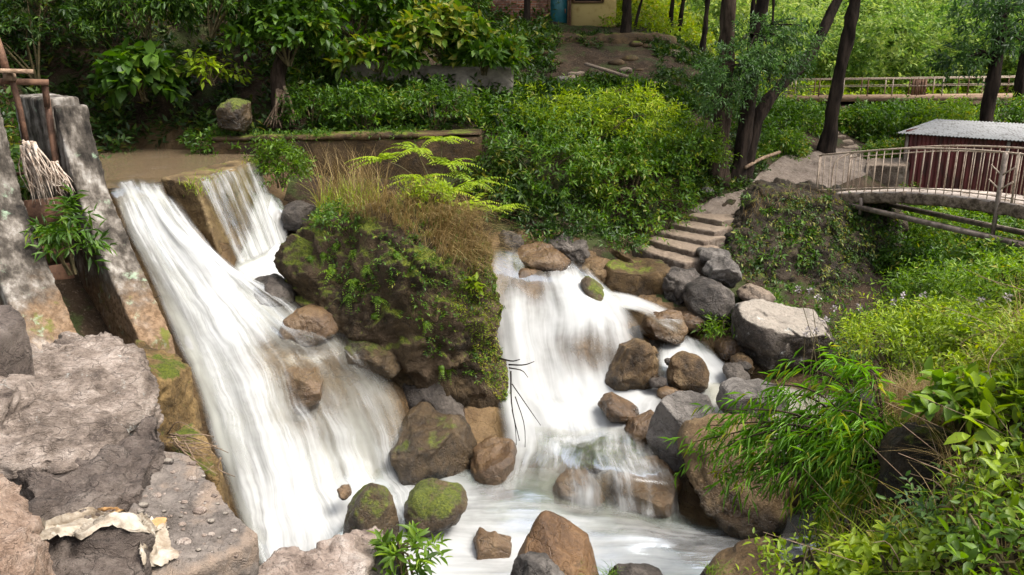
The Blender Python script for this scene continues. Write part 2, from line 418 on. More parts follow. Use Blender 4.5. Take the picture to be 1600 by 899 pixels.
def hill_mat():
    t = NT('hill_scrub'); v = t.coords(False); n2 = t.noise(v, .7, 8, .7)
    return t.done(t.pbsdf(t.ramp(n2, [(.35, (.02, .045, .006)), (.65, (.1, .17, .025))]), .9, .2, t.bump(n2, 1., .5)))
M['hill'] = hill_mat()

def foam_mat(name, sx=5., sy=.35, contrast=1.3, water=(.34, .27, .2), walpha=.12, white=(.55, .555, .55), fine=.4, gloss=1.):
    """flowing water blurred by a slow shutter: milky strands along the flow (UV v) over clear water"""
    t = NT(name); uv = t.n('UVMap').outputs[0]
    a = t.n('Attribute', _attribute_name='foam').outputs['Fac']; e = t.n('Attribute', _attribute_name='edge').outputs['Fac']
    wob = t.n('TexNoise', Scale=.8, Detail=3.); t.link(uv, wob.inputs['Vector'])
    wv = t.n('VectorMath', _operation='MULTIPLY_ADD'); t.link(wob.outputs['Color'], wv.inputs[0]); wv.inputs[1].default_value = (.35, .35, 0); t.link(uv, wv.inputs[2])
    n1 = t.noise(t.stretch(wv.outputs[0], sx, sy, 1), 1., 5, .55); n2 = t.noise(t.stretch(wv.outputs[0], sx * 4.5, sy * 1.5, 1), 1., 4, .6)
    n3 = t.noise(wv.outputs[0], 1.1, 4, .55)
    n = t.math('ADD', t.math('MULTIPLY', n1, 1 - fine), t.math('MULTIPLY', n2, fine)); n = t.math('ADD', t.math('MULTIPLY', n, .7), t.math('MULTIPLY', n3, .3))
    k = t.math('ADD', a, t.math('MULTIPLY', t.math('SUBTRACT', n, .5), contrast * 2.2))
    f = t.ss(k, .05, 1.0)
    f = t.math('MULTIPLY', f, e)
    strand = t.ss(n2, .3, .7)
    cw = t.mix(strand, tuple(q * .92 for q in white), white)
    d = t.n('BsdfDiffuse'); t.link(cw, d.inputs['Color']); nb = t.bump(t.math('ADD', n1, t.math('MULTIPLY', n2, .4)),   .22, .1); t.link(nb, d.inputs['Normal'])
    tl = t.n('BsdfTranslucent', Color=(*white, 1)); m1 = t.n('MixShader', Fac=.3); t.link(d.outputs[0], m1.inputs[1]); t.link(tl.outputs[0], m1.inputs[2])
    tp = t.n('BsdfTransparent', Color=(.93, .93, .89, 1)); wd = t.n('BsdfDiffuse', Color=(*water, 1)); 
    m2 = t.n('MixShader'); t.link(t.math('MULTIPLY', e, walpha), m2.inputs[0]); t.link(tp.outputs[0], m2.inputs[1]); t.link(wd.outputs[0], m2.inputs[2])
    gl = t.n('BsdfGlossy', Roughness=.18, Color=(.9, .95, 1, 1)); t.link(nb, gl.inputs['Normal']); fr = t.n('Fresnel', IOR=1.33)
    m3 = t.n('MixShader'); t.link(t.math('MULTIPLY', t.math('MULTIPLY', fr.outputs[0], gloss), e), m3.inputs[0]); t.link(m2.outputs[0], m3.inputs[1]); t.link(gl.outputs[0], m3.inputs[2])
    m4 = t.n('MixShader'); t.link(f, m4.inputs[0]); t.link(m3.outputs[0], m4.inputs[1]); t.link(m1.outputs[0], m4.inputs[2])
    return t.done(m4.outputs[0])
M['fall'] = foam_mat('falling_water', 1.7, .15, 1.45, fine=.2, gloss=.5)
M['veil'] = foam_mat('thin_water_veil', 3.6, .12, 1.6, walpha=.03, fine=.35, gloss=.25)
M['rapid'] = foam_mat('rushing_water', 2.0, .4, 1.1, walpha=.12, fine=.25)
M['curl'] = foam_mat('curling_thin_water', 2.2, .7, 1.7, walpha=.05, fine=.3, gloss=.6)
M['pool'] = foam_mat('milky_pool_water', 1.5, .4, 1.1, water=(.33, .41, .355), walpha=.6, fine=.25)
M['calm'] = foam_mat('calm_water', 1.2, .6, .6, water=(.22, .155, .09), walpha=.6, fine=.2)
M['calm2'] = foam_mat('calm_green_water', 1.2, .6, .6, water=(.32, .3, .22), walpha=.6, fine=.2)

# foliage
def gl(*st): return st
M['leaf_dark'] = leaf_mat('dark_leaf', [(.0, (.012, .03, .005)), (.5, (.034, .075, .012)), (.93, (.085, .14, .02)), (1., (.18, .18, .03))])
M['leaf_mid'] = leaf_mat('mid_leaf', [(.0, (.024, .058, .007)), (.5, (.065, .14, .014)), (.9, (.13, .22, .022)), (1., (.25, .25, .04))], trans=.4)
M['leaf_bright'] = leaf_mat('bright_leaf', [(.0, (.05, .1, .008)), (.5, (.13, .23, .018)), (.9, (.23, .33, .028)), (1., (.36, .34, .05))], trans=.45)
M['leaf_yellow'] = leaf_mat('yellow_green_leaf', [(.0, (.1, .16, .01)), (.5, (.25, .35, .02)), (.9, (.4, .47, .04)), (1., (.5, .42, .07))], trans=.45)
M['leaf_blue'] = leaf_mat('feathery_leaf', [(.0, (.024, .055, .014)), (.5, (.065, .13, .034)), (1., (.14, .23, .06))], trans=.4)
M['willow'] = leaf_mat('willow_leaf', [(.0, (.06, .15, .012)), (.5, (.13, .29, .02)), (.9, (.2, .38, .03)), (1., (.38, .38, .05))], trans=.45)
M['leaf_far'] = leaf_mat('distant_leaf', [(.0, (.06, .12, .025)), (.5, (.17, .26, .055)), (1., (.34, .4, .11))], trans=.45, spec=.15)
M['dry'] = leaf_mat('dry_grass', [(.0, (.12, .075, .03)), (.5, (.26, .18, .075)), (1., (.42, .33, .16))], trans=.3, spec=.15)
M['dryroot'] = simple('dry_roots', (.1, .065, .04), (.28, .2, .14), 8, .9, .15)
M['petal'] = simple('pale_petals', (.3, .25, .26), (.48, .44, .43), 20, .7, .2)
M['bark'] = simple('dark_bark', (.008, .006, .005), (.035, .025, .019), 7, .95, .1, 1., (1, 1, .22), bs=2.2)
M['bark2'] = simple('brown_bark', (.015, .01, .007), (.065, .045, .033), 7, .95, .1, 1., (1, 1, .22), bs=2.2)
M['stem'] = simple('green_brown_stem', (.05, .045, .02), (.12, .09, .045), 9, .85, .2)
# man-made
M['rust'] = simple('rusty_steel', (.055, .028, .018), (.16, .085, .052), 5, .8, .3, .4)
M['beam'] = simple('weathered_steel', (.1, .075, .06), (.3, .24, .2), 4, .7, .35, .3, (1, 1, 1))
M['plank'] = simple('weathered_plank', (.16, .1, .065), (.32, .22, .15), 4, .85, .2, .5, (.3, 3, 3))
M['rail'] = simple('flaking_cream_paint', (.14, .085, .055), (.38, .3, .23), 9, .6, .35, .3, lo=.3, hi=.55)
M['deck'] = simple('pale_deck_concrete', (.28, .23, .195), (.45, .39, .345), 3, .85, .2, .3)
M['edge'] = simple('rough_concrete_edge', (.055, .04, .028), (.24, .185, .14), 7, .95, .15, 1.)
M['zinc'] = simple('flaking_zinc_sheet', (.13, .125, .12), (.24, .24, .24), 5, .7, .15, .05, lo=.4, hi=.5)
M['red'] = simple('dark_red_sheet', (.045, .014, .012), (.14, .024, .024), 4, .5, .4, .15, (1, 1, .3))
M['yellowwall'] = simple('stained_yellow_plaster', (.24, .155, .05), (.45, .34, .14), 1.6, .9, .15, .2, lo=.3, hi=.52)
M['teal'] = simple('teal_paint', (.008, .07, .085), (.014, .1, .115), 4, .5, .4, .1)
M['brownwood'] = simple('brown_frame_wood', (.06, .03, .015), (.12, .065, .03), 6, .7, .3, .2)
M['stone'] = simple('plinth_stone', (.09, .07, .05), (.24, .19, .14), 4, .9, .2, .6)
M['concrete'] = simple('grey_concrete', (.14, .12, .1), (.3, .26, .22), 3, .9, .2, .4)
M['cloth'] = simple('torn_sacking', (.22, .17, .12), (.42, .375, .31), 5, .85, .2, .5)
M['card'] = simple('torn_cardboard', (.3, .17, .07), (.42, .27, .13), 6, .9, .15, .3)
M['soil'] = simple('dark_wet_soil', (.018, .012, .008), (.07, .047, .03), 5, .95, .15, 1.)
M['glass'] = simple('dark_window_glass', (.02, .022, .022), (.04, .045, .045), 2, .1, .6, .0)
def brick_mat():
    t = NT('red_brick'); v = t.coords(False); sep = t.n('SeparateXYZ'); t.link(v, sep.inputs[0])
    cm = t.n('CombineXYZ', X=t.math('ADD', sep.outputs['X'], sep.outputs['Y']), Y=sep.outputs['Z'])
    b = t.n('TexBrick', Scale=1., Color1=(.22, .075, .045, 1), Color2=(.33, .14, .09, 1), Mortar=(.3, .25, .2, 1))
    b.inputs['Brick Width'].default_value = .26; b.inputs['Row Height'].default_value = .09; b.inputs['Mortar Size'].default_value = .012
    t.link(cm.outputs[0], b.inputs['Vector']); n = t.noise(v, 3., 6); c = t.mix(t.ss(n, .45, .7), b.outputs[0], (.1, .055, .04))
    return t.done(t.pbsdf(c, .9, .15, t.bump(b.outputs['Fac'], -.5, .02)))
M['brick'] = brick_mat()
# ------------------------------------------------------------------ terrain
CT = []
def cw(*pts):
    for p in pts: CT.append(W(*p))
def cx(*pts):
    for p in pts: CT.append(np.array(p, float))
# upper pool and left chute bed
cx((-6.2, 12.2, 3.75), (-6.8, 14.6, 3.75), (-5.0, 14.9, 3.75), (-5.2, 13.2, 3.8), (-5.6, 11.6, 3.8), (-7.6, 13.5, 3.9))
cw((215, 330, 11.25), (255, 400, 10.6), (325, 520, 9.75), (400, 640, 9.05), (450, 790, 8.35), (440, 450, 10.9), (500, 520, 10.4), (560, 570, 10.0),
   (470, 610, 9.55), (590, 720, 9.45), (560, 770, 8.9), (430, 420, 12.3), (470, 370, 13.3))
# boulder foot, right fall, mid pool
cw((700, 690, 10.1), (640, 600, 10.6), (800, 420, 12.9), (860, 425, 12.8), (920, 440, 12.6), (820, 520, 12.0), (900, 520, 11.9), (970, 530, 11.8),
   (860, 620, 11.1), (960, 620, 11.05), (1050, 625, 10.9), (900, 680, 9.9), (1000, 700, 9.6), (850, 760, 9.1), (960, 770, 9.05), (720, 780, 9.0))
cx((-1.2, 8, .5), (0, 7.6, .5), (1.2, 7.8, .5), (2.4, 7.8, .6), (-.3, 9, .55), (-2.2, 7.6, .5), (-3, 7.4, .9))
for px, py, Y, dz in [(265, 520, 9.9, -.3), (295, 590, 9.35, -.35), (322, 670, 8.95, -.4), (350, 760, 8.5, -.4), (376, 840, 7.9, -.3), (240, 440, 10.5, -.3), (205, 370, 10.9, -.25)]:
    q = W(px, py, Y); CT.append(q + [0, 0, dz])
# side stream
cw((970, 480, 12.75), (1010, 500, 12.4), (1060, 560, 11.5), (1110, 585, 11.2), (1170, 610, 10.9), (1240, 650, 10.3), (1330, 680, 9.8), (1400, 640, 10.4), (1260, 770, 8.6))
# foreground bank (below the frame)
cx((0, 5.6, .9), (1.2, 5.6, .9), (0, 4.5, 1.4), (0, 3, 2.0), (0, 0, 2.6), (1.6, 5.9, 1.0), (2.2, 3, 2.4), (-1.2, 4.2, 1.9), (-1.2, 5.4, 1.3), (-2, 5.2, 1.9), (-2.6, 6.2, 1.5), (-2.6, 4.2, 2.3), (-4, 5.4, 2.5), (-4, 7, 2.1),
   (-4.7, 8.7, 2.5), (-4.7, 9.5, 2.5), (-5.6, 8.4, 2.8), (-7, 6, 3.4), (-3, 2, 2.9), (-8, 9.5, 4.2), (-3.4, 7.6, 1.1), (-10, 4, 4.2))
# left and back bank
cx((-9, 12.5, 5.6), (-9.6, 15, 6.2), (-12, 10, 6.5), (-8.5, 16.4, 5.0), (-7.2, 16.3, 4.7), (-5.5, 16.2, 4.7), (-8, 18, 7.0), (-5, 18.2, 6.3), (-3, 18, 5.5), (-6, 21, 7.6), (-12, 20, 9.5),
   (-4.6, 15.5, 4.3), (-3.8, 15.5, 4.4), (-2.5, 15.5, 4.45), (-1, 15.5, 4.45), (-3.2, 14.4, 3.3), (-2, 14.4, 3.2), (-1, 14.2, 3.2), (-.6, 15.5, 4.3))
cw((560, 150, 17.5), (640, 60, 20), (740, 55, 21.5), (880, 50, 22.2), (960, 52, 22.2), (880, 120, 19.5), (960, 120, 19.5), (1050, 65, 22), (1040, 130, 19), (860, 180, 17.5), (980, 200, 17.2), (1000, 255, 16.3))
cx((2, 26, 7.4), (-3, 26, 8.0), (5, 26, 6.9))
# shrub slope and stairs
cw((830, 380, 13.5), (900, 370, 13.7), (960, 375, 14.0), (800, 330, 14.4), (1010, 345, 15.0), (1060, 305, 15.8), (1100, 288, 16.2))
STR = [(Wz(987, 385, 2.60), Wz(1067, 410, 2.60)), (Wz(1007, 373, 2.70), Wz(1080, 393, 2.70)), (Wz(1030, 362, 2.80), Wz(1097, 376, 2.80)),
       (Wz(1050, 349, 2.90), Wz(1113, 361, 2.90)), (Wz(1077, 336, 3.0), Wz(1125, 345, 3.0))]
for a, b in STR: CT.extend([a * (1 - t) + b * t - np.array([0, 0, .3]) for t in (0., .5, 1.)])
cw((1140, 325, 15.7), (1175, 305, 16.2), (1230, 280, 17), (1290, 262, 17.6), (1250, 245, 18.6), (1320, 248, 18.8), (1330, 236, 19.6), (1310, 205, 21.2), (1280, 182, 22.6), (1220, 172, 23.2), (1180, 240, 17.8), (1130, 275, 16.6))
# ledge rocks below the stairs, abutment
cw((1000, 445, 13.0), (1060, 460, 12.9), (1130, 500, 12.4), (1150, 420, 13.8), (1250, 330, 15.6), (1330, 330, 16.2), (1260, 560, 11.6), (1340, 520, 12.2), (1430, 470, 13.4))
# ravine under the bridge, right bank
cw((1500, 400, 15.5), (1600, 420, 14.5), (1480, 330, 18.5), (1600, 330, 18.0), (1700, 480, 12.5), (1440, 560, 10.2), (1530, 500, 9.6), (1620, 450, 9.2), (1380, 650, 8.6), (1450, 600, 7.9), (1600, 560, 6.2), (1700, 500, 5.6),
   (1330, 760, 7.4), (1400, 800, 6.2), (1280, 860, 6.4), (1200, 890, 6.3), (1480, 820, 5.2), (1600, 760, 4.6), (1350, 900, 5.0), (1180, 960, 5.6))
cx((2.0, 4.6, 1.9), (3.4, 3.4, 3.2), (5, 2, 4.2), (8, 6, 4.6), (9, 9, 3.8), (12, 8, 4.4), (7, 0, 4.8), (11, 12, 3.2), (12, 16, 3.0), (9, 18.5, 3.1), (12, 20, 3.3))
# far side: terrace of the far footbridge and hill

cx((8, 25, 4.1), (11, 25.5, 4.0), (15, 25, 4.0), (9, 27.6, 4.45), (13, 28, 4.45), (18, 28, 4.5), (7.5, 22.8, 4.2), (10, 22, 3.3), (14, 22, 3.2), (10, 33, 4.9), (16, 34, 5.2), (22, 24, 5), (20, 14, 5), (20, 6, 6),
   (12, 42, 8.5), (22, 42, 9), (4, 38, 8), (-4, 38, 11), (-14, 32, 13), (30, 30, 10), (14, 55, 15), (26, 58, 17), (0, 55, 16), (-20, 45, 20), (40, 45, 18), (-25, 20, 15), (-20, 5, 9), (0, -6, 3.5), (14, -5, 6.5), (-14, -6, 6.5), (30, 0, 9), (-30, -8, 12), (0, 75, 22), (-40, 60, 28), (45, 75, 27), (60, 40, 25), (-60, 20, 26), (-60, 90, 40), (60, 95, 40), (0, 100, 36), (60, -8, 14), (-60, -8, 18))
CT = np.array(CT)
_c2 = .35 ** 2
def _phi(d2): return np.sqrt(d2 + _c2)
def _solve():
    P = CT[:, :2]; n = len(P)
    A = _phi(((P[:, None] - P[None]) ** 2).sum(-1)) - np.eye(n) * .12
    B = np.zeros((n + 3, n + 3)); B[:n, :n] = A; B[:n, n] = 1; B[:n, n + 1:] = P; B[n, :n] = 1; B[n + 1:, :n] = P.T
    return np.linalg.solve(B, np.r_[CT[:, 2], 0, 0, 0])
_w = _solve()
def gz(x, y):
    x = np.atleast_1d(np.asarray(x, float)); y = np.atleast_1d(np.asarray(y, float)); out = np.zeros(x.shape); P = CT[:, :2]
    xf, yf, of = x.ravel(), y.ravel(), out.ravel()
    for s in range(0, len(xf), 20000):
        q = np.stack([xf[s:s + 20000], yf[s:s + 20000]], 1)
        of[s:s + 20000] = _phi(((q[:, None] - P[None]) ** 2).sum(-1)) @ _w[:-3] + _w[-3] + q @ _w[-2:]
    return of.reshape(x.shape)
def ground():
    def axis(lo, hi, step, far0, far1, nfar):
        core = np.arange(lo, hi, step)
        a = lo - (np.linspace(0, 1, nfar)[1:][::-1] ** 2) * (lo - far0) if far0 < lo else np.array([])
        b = hi + (np.linspace(0, 1, nfar) ** 2) * (far1 - hi)
        return np.r_[a, core, b]
    xs = axis(-10, 12, .085, -62, 62, 40); ys = axis(4, 24, .085, -10, 100, 60)
    X, Y = np.meshgrid(xs, ys); Z = gz(X, Y)
    q = np.stack([X.ravel(), Y.ravel(), Z.ravel()], 1)
    amp = .10 * np.clip(1 - 0 * X.ravel(), 0, 1)
    # stream corridor smoother
    Z = Z + (fbm(q * 1.3, 5, 3) * amp).reshape(Z.shape) * 1.1 + (fbm(q * .4, 3, 8) * .05).reshape(Z.shape)
    z = Z.ravel(); ix = np.round(X.ravel() / .1).astype(int); iy = np.round(Y.ravel() / .1).astype(int); cell = {}
    Pw = np.concatenate(WATER); cx_ = np.round(Pw[:, 0] / .1).astype(int); cy_ = np.round(Pw[:, 1] / .1).astype(int)
    for a, b, w in zip(cx_, cy_, Pw[:, 2]):
        k = (a, b)
        if w < cell.get(k, 1e9): cell[k] = w
    base_cells = set(cell)
    for rr in range(5):
        nc = dict(cell)
        for (a, b), w in cell.items():
            for da, db in ((1, 0), (-1, 0), (0, 1), (0, -1)):
                k = (a + da, b + db); h = w + .05 + .03 * rr
                if h < nc.get(k, 1e9) and k not in base_cells: nc[k] = h
        cell = nc
    for i in np.nonzero((np.abs(X.ravel()) < 11) & (Y.ravel() > 4) & (Y.ravel() < 20))[0]:
        w = cell.get((ix[i], iy[i]))
        if w is not None and z[i] > w - .13: z[i] = w - .13
    Z = z.reshape(Z.shape)
    V = np.stack([X.ravel(), Y.ravel(), Z.ravel()], 1)
    ny, nx = X.shape; i = np.arange(ny * nx).reshape(ny, nx)
    Fq = np.stack([i[:-1, :-1].ravel(), i[:-1, 1:].ravel(), i[1:, 1:].ravel(), i[1:, :-1].ravel()], 1)
    cyx = V[Fq].mean(1); far = (cyx[:, 1] > 30) | (np.abs(cyx[:, 0]) > 20)
    o = build('ground', V, Fq, M['ground'], origin=(0, 0, 0)); o['kind'] = 'structure'
    fz = np.round(cyx[:, 0] / .1).astype(int), np.round(cyx[:, 1] / .1).astype(int)
    bed = np.array([any((a + i, b + j) in cell for i in (0,) for j in (0,)) if y < 20 else False for a, b, y in zip(fz[0], fz[1], cyx[:, 1])])
    o.data.materials.append(M['hill']); o.data.materials.append(M['bed']); o.data.polygons.foreach_set('material_index', np.where(bed, 2, far).astype(np.int32))
    return o

# path of trodden gravel from the stairs to the upper stairs
def strip(name, rows, mat, n_u=10, n_v=60, off=.03, cross=None):
    rows = [[np.array(p) for p in r] for r in rows]
    L = catmull([r[0] for r in rows], n_v); R = catmull([r[1] for r in rows], n_v); t = np.linspace(0, 1, n_u)[None, :, None]
    G = L[:, None] * (1 - t) + R[:, None] * t; G = G.reshape(-1, 3)
    G[:, 2] = gz(G[:, 0], G[:, 1]) + off + fbm(G * 1.3, 5, 3) * .05 + fbm(G * 6, 3, 4) * .012
    i = np.arange(n_u * n_v).reshape(n_v, n_u)
    Fq = np.stack([i[:-1, :-1].ravel(), i[:-1, 1:].ravel(), i[1:, 1:].ravel(), i[1:, :-1].ravel()], 1)
    o = build(name, G, Fq, mat); o['kind'] = 'structure'; return o
def WG(px, py):   # march to the ground
    d = ray(px, py); t = np.linspace(4, 60, 1400); P = np.array([0, 0, CZ]) + d[None] * t[:, None]
    k = np.argmax(P[:, 2] < gz(P[:, 0], P[:, 1])); return P[k]
strip('path', [(WG(1078, 334), WG(1128, 346)), (WG(1120, 315), WG(1185, 328)), (WG(1165, 300), WG(1232, 312)), (WG(1185, 280), WG(1300, 300)), (WG(1205, 262), WG(1345, 282)), (WG(1240, 245), WG(1365, 262)), (WG(1285, 238), WG(1365, 245))], M['path'], 24, 70, .05)

# ------------------------------------------------------------------ water
WATER = []
def loft(name, secs, mat, nu=40, nv=120, bump=.03, bf=(3., .6), edgew=.12, ends=(.06, .06), seed=0, flat=False, eset=(1, 1)):
    G = []
    for s_ in secs:
        P = np.array([np.r_[W(p[0], p[1], p[2]) if not flat else Wz(p[0], p[1], p[2]), p[3]] for p in s_]); G.append(catmull(P, nu))
    G = np.array(G); H = np.stack([catmull(G[:, j], nv) for j in range(nu)], 1)   # nv,nu,4
    P = H[..., :3]; foam = np.clip(H[..., 3], 0, 1.3)
    du = np.linalg.norm(np.diff(P, axis=1), axis=2).mean(0); u = np.r_[0, np.cumsum(du)]
    dv = np.linalg.norm(np.diff(P, axis=0), axis=2).mean(1); v = np.r_[0, np.cumsum(dv)]
    U, Vv = np.meshgrid(u, v)
    T = unit(np.gradient(P, axis=0)); B = unit(np.gradient(P, axis=1)); N = unit(np.cross(T, B)); N = N * np.sign(N[..., 2:3] + 1e-6)
    q = np.stack([U * bf[0], Vv * bf[1], np.full_like(U, seed * 5.3)], -1).reshape(-1, 3)
    d = fbm(q, 4, seed + 20).reshape(U.shape)
    P = P + N * (d * bump)[..., None]
    a = np.linspace(0, 1, nu)[None]; b = np.linspace(0, 1, nv)[:, None]
    sm = lambda x: np.clip(x, 0, 1) ** 2 * (3 - 2 * np.clip(x, 0, 1))
    e = np.ones((nv, nu))
    if eset[0]: e = e * sm(a / edgew + (d * .8))
    if eset[1]: e = e * sm((1 - a) / edgew + (d * .8))
    if ends[0]: e = e * sm(b / ends[0])
    if ends[1]: e = e * sm((1 - b) / ends[1])
    WATER.append(P[e > .15].reshape(-1, 3))
    i = np.arange(nu * nv).reshape(nv, nu)
    Fq = np.stack([i[:-1, :-1].ravel(), i[:-1, 1:].ravel(), i[1:, 1:].ravel(), i[1:, :-1].ravel()], 1)
    o = build(name, P.reshape(-1, 3), Fq, mat, attrs={'foam': foam.ravel(), 'edge': np.clip(e, 0, 1).ravel()}, uv=np.stack([U.ravel(), Vv.ravel()], 1) * S)
    o['kind'] = 'structure'; return o
# main chute
main_secs = [
 [(150, 284, 11.8, .0), (185, 280, 12.0, .05), (220, 278, 12.1, .1), (256, 277, 12.1, .1)],
 [(172, 305, 11.2, .3), (200, 300, 11.3, .6), (232, 300, 11.4, .7), (266, 306, 11.5, .5)],
 [(195, 360, 10.9, .6), (230, 355, 11, 1), (270, 357, 11.1, 1), (312, 366, 11.2, .6)],
 [(232, 430, 10.5, .6), (275, 428, 10.5, .8), (330, 420, 10.7, 1), (370, 425, 11.0, .9)],
 [(268, 520, 9.9, .6), (330, 510, 9.9, 1), (400, 492, 10.3, .65), (475, 475, 10.8, .3)],
 [(298, 590, 9.4, .6), (370, 585, 9.5, .8), (455, 560, 9.8, .12), (560, 550, 10.15, .25)],
 [(325, 670, 9.0, .6), (400, 660, 9.1, .8), (490, 640, 9.62, .36), (625, 625, 10.0, .5)],
 [(352, 760, 8.6, .6), (430, 750, 8.7, 1), (530, 735, 9.3, .7), (650, 735, 9.6, .5)],
 [(378, 840, 8.0, .8), (450, 835, 8.1, 1), (560, 800, 8.6, 1), (670, 770, 9.1, .9)],
 [(400, 900, 7.4, .8), (460, 890, 7.5, 1), (580, 850, 7.9, 1), (700, 805, 8.5, .9)]]
loft('waterfall', main_secs, M['fall'], 70, 200, .07, (2.6, .5), .1, (.05, .12), 1)
# a second, thinner sheet gives the fall body
loft('waterfall', [[(p[0] + 6, p[1] - 4, p[2] - .06, p[3] - .2) for p in s_] for s_ in main_secs[1:]], M['veil'], 60, 180, .1, (4, .45), .12, (.06, .05), 4)
# veil over the weir face
loft('waterfall', [[(303, 281, 11.8, .3), (352, 266, 12.8, .28), (404, 249, 14.0, .12)], [(312, 293, 11.72, .4), (360, 280, 12.65, .36), (408, 263, 13.8, .15)],
 [(340, 350, 11.66, .15), (384, 335, 12.4, .36), (428, 318, 13.45, .5)], [(372, 418, 11.5, .5), (410, 402, 12.1, .8), (450, 380, 13.0, .7)]], M['veil'], 50, 80, .03, (3, .4), .08, (.02, .04), 7)
# cascade at the far end of the weir, then the little mid pool
loft('waterfall', [[(392, 300, 13.3, .4), (415, 295, 13.6, .6), (440, 312, 13.6, .2)], [(392, 330, 12.8, .7), (418, 325, 13.1, .9), (448, 335, 13.3, .4)], [(384, 375, 12.3, .8), (420, 370, 12.7, .9), (452, 378, 13.0, .6)],
 [(365, 420, 11.5, .9), (420, 415, 12.0, 1), (468, 412, 12.5, .7)], [(385, 450, 11.1, 1), (435, 445, 11.4, 1), (485, 440, 11.8, .5)],
 [(420, 500, 10.55, .9), (465, 490, 10.8, .8), (512, 488, 11.0, .4)], [(440, 545, 10.1, .7), (500, 535, 10.25, .55), (560, 530, 10.5, .25)]], M['rapid'], 50, 130, .06, (2.5, .8), .15, (.04, .12), 9)
# fall right of the big boulder, running on into the middle pool and down again
loft('waterfall', [
 [(755, 380, 13.4, .0), (820, 388, 13.4, .0), (880, 398, 13.3, .0), (918, 412, 13.0, .0)],
 [(755, 400, 13.0, .45), (825, 412, 13.0, .1), (885, 420, 12.95, .5), (935, 434, 12.75, .4)],
 [(755, 435, 12.5, .8), (828, 442, 12.5, .1), (890, 442, 12.45, .9), (965, 462, 12.35, .8)],
 [(760, 490, 12.0, .9), (830, 490, 12, .7), (910, 490, 11.9, 1), (1000, 500, 11.8, .8)],
 [(765, 550, 11.6, .95), (840, 550, 11.5, .9), (912, 550, 11.4, .32), (1020, 550, 11.3, .9)],
 [(770, 608, 11.1, 1), (850, 608, 11, 1), (930, 603, 11, 1), (1045, 598, 11, .8)],
 [(775, 650, 10.45, 1), (870, 652, 10.25, 1), (940, 640, 10.4, 1), (1040, 636, 10.3, .7)],
 [(780, 700, 9.85, .85), (880, 692, 9.75, .6), (945, 682, 9.8, .4), (1010, 680, 9.8, .3)],
 [(775, 745, 9.3, .45), (860, 742, 9.2, .3), (940, 735, 9.25, .25), (1010, 725, 9.3, .15)],
 [(750, 795, 8.75, .5), (850, 795, 8.75, .3), (945, 795, 8.7, .3), (1030, 795, 8.7, .2)]], M['fall'], 64, 180, .06, (2.6, .6), .1, (.08, .14), 12)
loft('waterfall', [[(835, 668, 9.8, .7), (900, 672, 9.75, .5), (960, 668, 9.7, .45), (1025, 690, 9.5, .3)], [(840, 705, 9.3, .45), (905, 700, 9.2, .3), (965, 705, 9.05, .35), (1035, 720, 8.85, .25)],
 [(840, 740, 8.95, .35), (905, 735, 8.75, .3), (975, 742, 8.52, .25), (1055, 755, 8.5, .25)], [(845, 775, 8.72, .35), (910, 770, 8.55, .4), (980, 780, 8.4, .3), (1060, 790, 8.38, .3)], [(845, 805, 8.55, .4), (910, 805, 8.45, .5), (985, 812, 8.3, .5), (1065, 818, 8.25, .4)]], M['curl'], 50, 90, .05, (2.5, 1.2), .18, (.12, .15), 31)
# lower pool
loft('pool_water', [[(430, 930, .86, .9), (520, 840, .84, .9), (590, 730, .88, .9)], [(600, 930, .82, 1), (640, 840, .82, 1), (690, 735, .86, .8)], [(760, 930, .8, .8), (750, 850, .8, .75), (770, 735, .85, .25)], [(860, 930, .8, .6), (860, 850, .8, .75), (860, 735, .83, .15)],
 [(980, 935, .8, .5), (985, 850, .8, .6), (980, 745, .82, .1)], [(1110, 940, .78, .4), (1120, 860, .78, .45), (1090, 790, .8, .15)], [(1230, 930, .76, .4), (1250, 850, .76, .35), (1240, 770, .78, .2)], [(1400, 930, .74, .2), (1390, 850, .74, .2), (1360, 770, .76, .1)]],
 M['pool'], 60, 150, .06, (1.4, .7), .3, (.02, .05), 15, flat=True, eset=(0, 1))
# side stream and its dark little pool
loft('stream_water', [[(930, 452, 2.3, .5), (945, 480, 2.24, .6)], [(965, 455, 2.25, .9), (965, 484, 2.2, .7)], [(1000, 464, 2.2, .95), (1000, 490, 2.16, .6)], [(1040, 480, 2.16, .8), (1030, 510, 2.12, .2)], [(1075, 500, 2.1, .3), (1060, 525, 2.08, .1)]], M['rapid'], 20, 60, .03, (1.5, .6), .2, (.1, .1), 17, flat=True)
loft('stream_water', [[(1025, 530, 11.95, .2), (1060, 520, 12.1, .3), (1105, 530, 12.05, .2)], [(1025, 560, 11.45, .9), (1075, 550, 11.6, 1), (1120, 545, 11.75, .8)], [(1030, 590, 11.05, 1), (1090, 580, 11.25, .9), (1150, 570, 11.4, .9)], [(1035, 625, 10.6, .8), (1110, 610, 10.85, .9), (1175, 598, 11.05, .8)], [(1060, 650, 10.2, .4), (1130, 635, 10.4, .5), (1230, 625, 10.55, .5)]], M['rapid'], 40, 90, .05, (2, .8), .15, (.08, .1), 21)
loft('stream_water', [[(1100, 600, 1.46, .5), (1110, 690, 1.4, .2)], [(1180, 596, 1.42, .5), (1190, 720, 1.36, .2)], [(1260, 610, 1.38, .3), (1290, 730, 1.3, .2)], [(1360, 630, 1.34, .2), (1390, 720, 1.28, .2)], [(1440, 640, 1.3, .1), (1440, 700, 1.26, .1)]], M['calm2'], 40, 80, .03, (1.2, .6), .1, (.05, .05), 23, flat=True)
